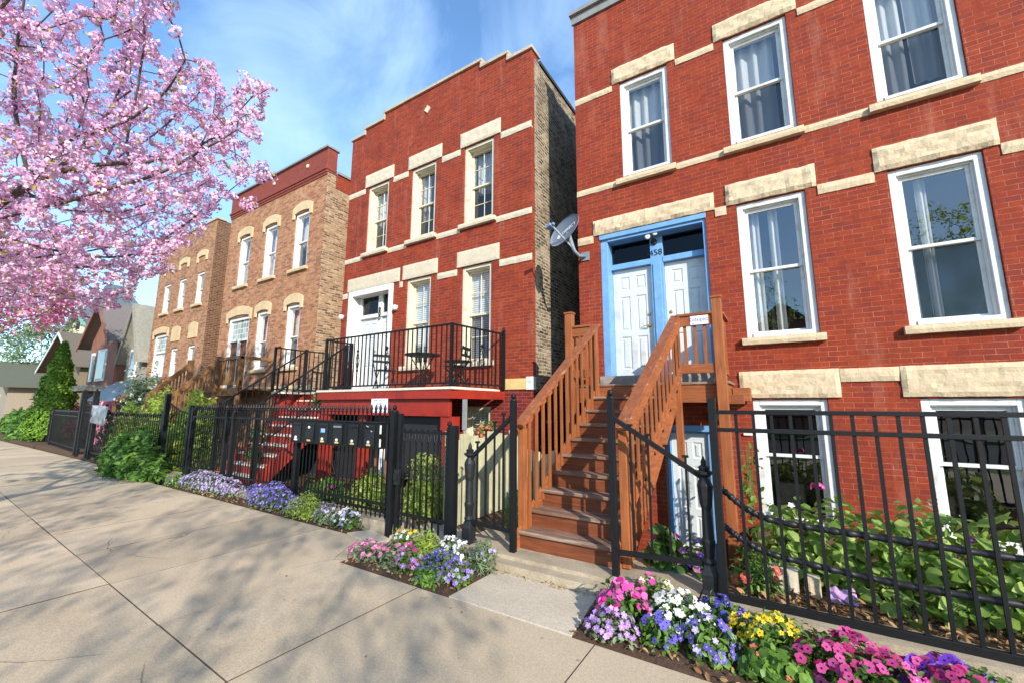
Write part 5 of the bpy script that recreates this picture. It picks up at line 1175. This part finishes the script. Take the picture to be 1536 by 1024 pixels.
# middle house garden
def shrub(label, cx, cy, rx, ry, h, leaf, n, ls, z0=.05, templ=LEAF, name='garden_shrub', flowers=(), shell=.5, cat='shrub', lumps=10):
    t = thing(name, label, cat, (cx,cy,z0)); Ps, Ns = [], []
    P, N = mound(n//2, cx, cy, rx*.9, ry*.9, h*.92, z0, shell); Ps.append(P); Ns.append(N)
    for k in range(lumps):     # clumps that break the outline
        v = unit(1, .4)[0]; v[2] = abs(v[2]); c = np.array([cx+v[0]*rx*.72, cy+v[1]*ry*.72, z0+v[2]*h*.74]); q = unit(n//2//lumps); r = (.25+.12*RG.random())*min(rx, ry*1.6, h*1.3)
        Ps.append(c+q*r*(1-.5*RG.random((len(q),1))**2)*np.array([1,1,.8])); Ns.append(q+np.array([0,0,.35]))
    P = np.concatenate(Ps); N = np.concatenate(Ns); P[:,2] = np.maximum(P[:,2], z0+.02)
    scatter('foliage', templ, P, frames(N*.55+unit(len(P), .6)*.75), ls*(.65+.7*RG.random(len(P))), [leaf], t)
    b = MB()
    for k in range(9):
        a = k*.7+RG.random()*.5; b.tube([(cx+.06*math.cos(a),cy+.06*math.sin(a),z0-.05),(cx+rx*.35*math.cos(a),cy+ry*.35*math.sin(a),z0+h*.4),(cx+rx*.6*math.cos(a),cy+ry*.6*math.sin(a),z0+h*.75)],[.022,.014,.006],5)
    b.build('branches', M['bark'], t)
    for pm, cm, nf, fs, tp in flowers:
        Pf, Nf = mound(nf, cx, cy, rx*1.02, ry*1.02, h*1.02, z0, .05); scatter('blossoms', tp, Pf, frames(Nf+.5*unit(nf)), fs*(.7+.6*RG.random(nf)), [pm, cm], t)
    return t
t = NT('tree bark'); o_ = t.obj((6,6,1.4)); f_ = t.noise(o_, 5., 8, .7, .6); M['bark'] = t.bsdf(t.ramp(f_, (.3, lin(58,46,42)), (.7, lin(112,96,84))), .9, f_, .6, .02)
shrub('yellow green shrub glowing behind the wire mesh gate', -4.72,4.95,.50,.38,.98,G_HEDGE,2800,.075)
shrub('low yellow leaved hedge plant behind the spear fence under the porch', -5.85,4.8,.42,.3,.62,G_HEDGE,1500,.07)
shrub('low green hedge below the mailboxes inside the fence', -6.95,4.75,.65,.24,.42,G_MID,1700,.07,flowers=((HP,WHI,14,.03,PETUNIA),))
shrub('tall light green hedge behind the fence left of the red steps', -13.0,4.95,1.25,.42,2.12,G_HEDGE,6500,.11,lumps=16)
shrub('light green hedge between the tall hedge and the olive porch rail', -15.2,4.85,1.3,.36,2.18,G_HEDGE,6500,.11,lumps=16)
shrub('lower light green hedge behind the fence left of the olive wooden porch', -17.3,4.8,1.2,.32,1.85,G_HEDGE,4500,.12,lumps=14)
shrub('large dark green bush spilling over the sidewalk before the tall fence post', -13.6,3.95,1.75,.42,1.12,G_BUSH,7500,.15,z0=0,flowers=((RED,YEL,6,.05,PETUNIA),),lumps=16)
shrub('loose flowering shrub with small white blooms in front of the brown brick house', -19.3,5.6,1.5,.9,3.15,G_GREY,5200,.13,flowers=((WH,WHI,120,.045,FLOWER),),shell=.8,lumps=22)
shrub('pink azalea bush beyond the lantern gate', -25.0,6.1,1.4,.7,2.2,G_MID,1400,.12,flowers=((PK,PK,700,.08,FLOWER),))
shrub('low dark hedge at the street end left of the gate', -31.5,5.1,3.2,.7,1.5,G_BUSH,5000,.2,lumps=20)
shrub('mixed light green hedge at the far left of the sidewalk', -39.5,5.7,4.2,.8,1.35,G_MID,4500,.26,lumps=20)
shrub('red leaved shrub behind the lantern gate', -27.6,5.9,.9,.5,2.0,leafm('red leaf', lin(120,40,44), lin(190,90,90)),1500,.12)
# arborvitae
t = thing('conifer', 'bright green cone-shaped conifer at the end of the fence', 'tree', (-29.0,5.2,0))
n = 15000; u = RG.random(n)**.75; a = RG.random(n)*2*PI; R = 1.02*(1-u)**.72*(.9+.1*np.sin(a*5+u*19)+.12*np.sin(u*40+a*2))*(1-.22*RG.random(n)**2)
P = np.stack([-29.0+R*np.cos(a), 5.2+R*np.sin(a), .15+u*4.5], 1); N = np.stack([np.cos(a), np.sin(a), .5+0*a], 1)+.7*unit(n)
scatter('foliage', LEAF, P, frames(N), .125*(.6+.7*RG.random(n)), [G_CON], t)
b = MB(); b.tube([(-29,5.2,-.1),(-29,5.2,4.0)],[.11,.03],7); b.build('trunk', M['bark'], t)
# potted plants on the red steps
for x, y, z, lab, fl in ((-10.35,5.15,.86,'potted plant with white flowers at the left of the red steps',WH),(-9.62,4.76,.475,'dark leaved potted plant standing in the middle of the red steps',None),(-9.35,5.93,1.64,'potted plant with red flowers near the top of the red steps',RED)):
    t = thing('potted_plant', lab, 'potted plant', (x,y,z)); x += ps(y)
    b = MB(); b.lathe(x,y,[(.06,z),(.085,z+.14),(.095,z+.15),(.09,z+.17),(.07,z+.16)],12); b.build('pot', plain('terracotta', lin(150,90,66), .8), t)
    P, N = mound(260,x,y,.17,.16,.28,z+.12,.7); scatter('foliage', LEAF, P, frames(N*.5+unit(260,.5)), .085, [G_DARK if fl is None else G_MID], t)
    if fl is not None: P, N = mound(34,x,y,.18,.17,.3,z+.12,.1); scatter('blossoms', FLOWER, P, frames(N), .03, [fl, YEL], t)
t = thing('hanging_basket', 'pink and red hanging flowers by the basement window of the middle house', 'flowers', (-4.35,6.2,1.2))
P, N = mound(300,-4.35,6.0,.24,.2,.22,1.2,.8); scatter('foliage', LEAF, P, frames(N+unit(300)), .06, [G_MID], t); P, N = mound(150,-4.35,6.0,.26,.22,.24,1.18,.15); P[:,2] -= .25*RG.random(150)**2; scatter('blossoms', FLOWER, P, frames(N), .035, [RED, YEL], t)
b = MB(); b.lathe(-4.35,6.0,[(.08,1.06),(.16,1.2),(.17,1.22)],12); b.tube([(-4.35,6.0,1.2),(-4.35,6.0,1.62),(-4.5,6.35,1.66)],.006,5); b.build('basket', M['black2'], t)

# dead leaves and mulch
def litter(name, n, x0, x1, y0, y1, z, s, f=None):
    P = np.stack([RG.uniform(x0,x1,n), RG.uniform(y0,y1,n), z+.02*RG.random(n)], 1)
    if f is not None: P = P[f(P)]
    return scatter(name, LEAF, P, frames(unit(len(P), 1.6)), s*(.5+.8*RG.random(len(P))), [M['litter']], None, 'stuff')
litter('leaf_litter', 1500, -.42,3.2,4.3,5.1,.075,.075); litter('leaf_litter', 420, -1.45,1.9,3.15,3.45,.02,.05); litter('leaf_litter', 160, -4.2,-2.7,3.14,3.4,.02,.04); litter('leaf_litter', 260,-11,-5.2,3.84,4.0,.01,.05)
litter('leaf_litter', 90, -2.66,-1.5,3.8,3.9,.01,.03); litter('leaf_litter', 16, -4.5,-.5,2.0,3.1,.005,.03); litter('leaf_litter', 300,-16,-12.3,3.4,4.1,.005,.05)
n = 5000; P = np.stack([RG.uniform(-40,40,n), RG.uniform(-4.3,-2.15,n), 0*RG.random(n)-.02], 1); scatter('grass', BLADE, P, frames(unit(n)*np.array([1,1,.2])), .09, [M['grassm']], None, 'stuff')

# ------------------------------------------------------------------ trees grown by space colonisation
def grow(trunk, attractors, step=.22, infl=1.6, kill=.34, iters=90):
    nodes = [np.array(p, float) for p in trunk]; par = [i-1 for i in range(len(trunk))]
    At = np.array(attractors, float); best = np.full(len(At), 1e9); who = np.zeros(len(At), int); alive = np.ones(len(At), bool)
    def upd(i):
        d = np.linalg.norm(At-nodes[i], axis=1); m = d < best; best[m] = d[m]; who[m] = i
    for i in range(len(nodes)): upd(i)
    for it in range(iters):
        lim = infl if it > 14 else 6.
        sel = np.where(alive & (best < lim))[0]
        if not len(sel): break
        new = []
        for i in np.unique(who[sel]):
            a = sel[who[sel] == i]; d = (At[a]-nodes[i]); d = (d/np.linalg.norm(d, axis=1, keepdims=True)).sum(0)+RG.normal(size=3)*.18
            L = np.linalg.norm(d)
            if L > 1e-6: new.append((i, nodes[i]+d/L*step))
        for i, p in new: nodes.append(p); par.append(i); upd(len(nodes)-1)
        alive &= best > kill
    nodes = np.array(nodes); par = np.array(par); r = np.zeros(len(nodes)); kids = np.zeros(len(nodes), int)
    for i in range(len(nodes)-1, 0, -1):
        if kids[i] == 0: r[i] = .0048**2.1
        r[par[i]] += r[i]; kids[par[i]] += 1
    r = r**(1/2.1); return nodes, par, r, kids
def limbs(nodes, par, r, root, m, tmin=.0, nm='branches', trunk_n=0):
    b = MB(); tb = MB()
    for i in range(1, len(nodes)):
        p = par[i]; n = 8 if r[i] > .05 else (6 if r[i] > .02 else 4)
        q = tb if i < trunk_n else b
        a, c = nodes[p], nodes[i]; q.tube([a-(c-a)*.04, c+(c-a)*.04], [min(r[p], r[i]*1.25), r[i]], n, False)
    if trunk_n: tb.build('trunk', m, root, smooth=True)
    return b.build(nm, m, root, smooth=True)
def ell(n, c, r, zmin=-9, hollow=.35):
    v = unit(n); q = (hollow+(1-hollow)*RG.random(n))**.5; P = np.array(c)+v*q[:,None]*np.array(r); return P[P[:,2] > zmin]
# the pink blossom tree at the left
TB = Vector((-9.3,-.55,-.05))
T = thing('blossom_tree', 'pink blossoming tree reaching in from the left over the sidewalk', 'tree', TB)
att = np.concatenate([ell(2500, (-9.0,.05,5.6), (3.75,3.45,3.2), 3.0, .15), ell(520, (-7.4,1.35,4.0), (1.8,1.2,1.2), 2.9), ell(620, (-6.4,1.2,5.5), (2.0,1.7,2.5), 3.0), ell(160, (-5.0,1.9,5.0), (.9,.6,1.1), 3.4)])
att = att[(att[:,0] < -1.9*np.abs(att[:,1])-.3) | (att[:,1] < .6)]
ra = -att[:,0]/np.maximum(att[:,1], .05); el = (att[:,2]-1.7)/np.maximum(-att[:,0], .1)      # one-sided crown: lower towards the house side
att = att[(att[:,1] < .3) | (ra > 4.0) | ((el < .77) & (el > .20+(3.5-ra)*.21))]
att = att[(att[:,1] > -.2) | (RG.random(len(att)) < .45)]
nodes, par, r, kids = grow([(-9.3,-.55,z*.22-.05) for z in range(10)], att, .2, 1.5, .32, 100)
r = np.maximum(r*1.15, .004); r[:10] = np.maximum(r[:10], .15)
limbs(nodes, par, r, T, M['bark'], trunk_n=10)
tip = np.where((r < .03) & (nodes[:,2] > 2.6))[0]; mids = (nodes[tip]+nodes[par[tip]])/2
base = np.concatenate([nodes[tip], mids[::2]+RG.normal(size=(len(mids[::2]),3))*.02, nodes[tip[::3]]+RG.normal(size=(len(tip[::3]),3))*.09])
w = RG.random(len(base)); base = base[w < .97]
cl = base+RG.normal(size=base.shape)*.03
npet = 34; cc = np.repeat(cl, npet, 0); q = unit(len(cc)); rad = np.repeat(.044+.040*RG.random(len(cl)), npet)*(1-.35*RG.random(len(cl)*npet)**2)
P = cc+q*rad[:,None]
BLM = petal('cherry blossom', (216,148,194), (248,222,238))
print('blossom clusters', len(cl), 'nodes', len(nodes))
scatter('blossom', QUAD, P, frames(q+.3*unit(len(q))), .040*(.7+.6*RG.random(len(q))), [BLM], T)
nl = 5200; k = RG.integers(0, len(cl), nl); scatter('young_leaves', LEAF, cl[k]+unit(nl)*.05, frames(unit(nl,.4)), .055*(.6+.8*RG.random(nl)), [leafm('young leaf', lin(150,146,56), lin(196,190,96))], T)
# further pink and green trees down the street
def puff_tree(name, label, x, y, h, cr, zc, leaf, n, ls, templ=LEAF, flower=None, nf=0, fs=.1, natt=320, z0=-.05):
    t = thing(name, label, 'tree', (x,y,z0)); att = ell(natt, (x,y,zc), cr, zc-cr[2]*.8, .3)
    st = cr[0]*.11; tr = [(x,y,z0+st*k) for k in range(max(3, int((zc-cr[2]*.75)/st)))]
    nd, pr, rr, kd = grow(tr, att, st, cr[0]*.55, cr[0]*.14, 60); rr *= cr[0]*.42; limbs(nd, pr, rr, t, M['bark'], trunk_n=len(tr))
    tips = np.where(rr < np.percentile(rr, 78))[0]; k = tips[RG.integers(0, len(tips), n)]; P = nd[k]+RG.normal(size=(n,3))*cr[0]*.085
    if n: scatter('foliage', templ, P, frames(unit(n,.5)), ls*(.6+.8*RG.random(n)), [leaf], t)
    if flower: k = tips[RG.integers(0, len(tips), nf)]; scatter('blossom', QUAD, nd[k]+RG.normal(size=(nf,3))*cr[0]*.07, frames(unit(nf)), fs*(.6+.8*RG.random(nf)), [flower], t)
    return t
PKD = petal('deep pink blossom', (206,110,156), (236,168,198))
puff_tree('blossom_tree', 'rose pink blossom tree with fresh green leaves above the far hedge', -24,2.3,8,(2.8,2.3,2.0),5.8,G_YEL,2600,.12,flower=PKD,nf=14000,fs=.10,natt=520)
puff_tree('leafy_tree', 'tall pale green tree rising behind the conifer and bungalows', -63,9.9,14,(3.6,3.2,3.4),7.2,G_GREY,5000,.26)
# bare street trees on this side of the road: they throw the dappled shade and show in the panes
def bare(x, y, cr, zc, natt, label, leaves, ztr):
    t = thing('street_tree', label, 'tree', (x,y,-.05)); att = ell(natt, (x,y,zc), cr, ztr, .25)
    tr = [(x+.02*k,y+.01*k,-.05+.3*k) for k in range(int(ztr/.3)-1)]
    nd, pr, rr, kd = grow(tr, att, .28, 2.0, .42, 90); rr *= .75; rr[:len(tr)] = np.maximum(rr[:len(tr)], .13); limbs(nd, pr, rr, t, M['bark'], trunk_n=len(tr))
    tips = np.where(rr < .02)[0]; k = tips[RG.integers(0, len(tips), leaves)]; scatter('foliage', LEAF, nd[k]+RG.normal(size=(leaves,3))*.12, frames(unit(leaves)), .10*(.6+.8*RG.random(leaves)), [G_YEL], t)
bare(5.2,-5.4,(2.9,2.3,2.7),6.2,900,'bare budding street tree behind the camera on the right',4200,3.0)
bare(-1.6,-5.6,(2.8,2.2,2.6),5.6,700,'bare budding street tree behind the camera',3000,2.8)
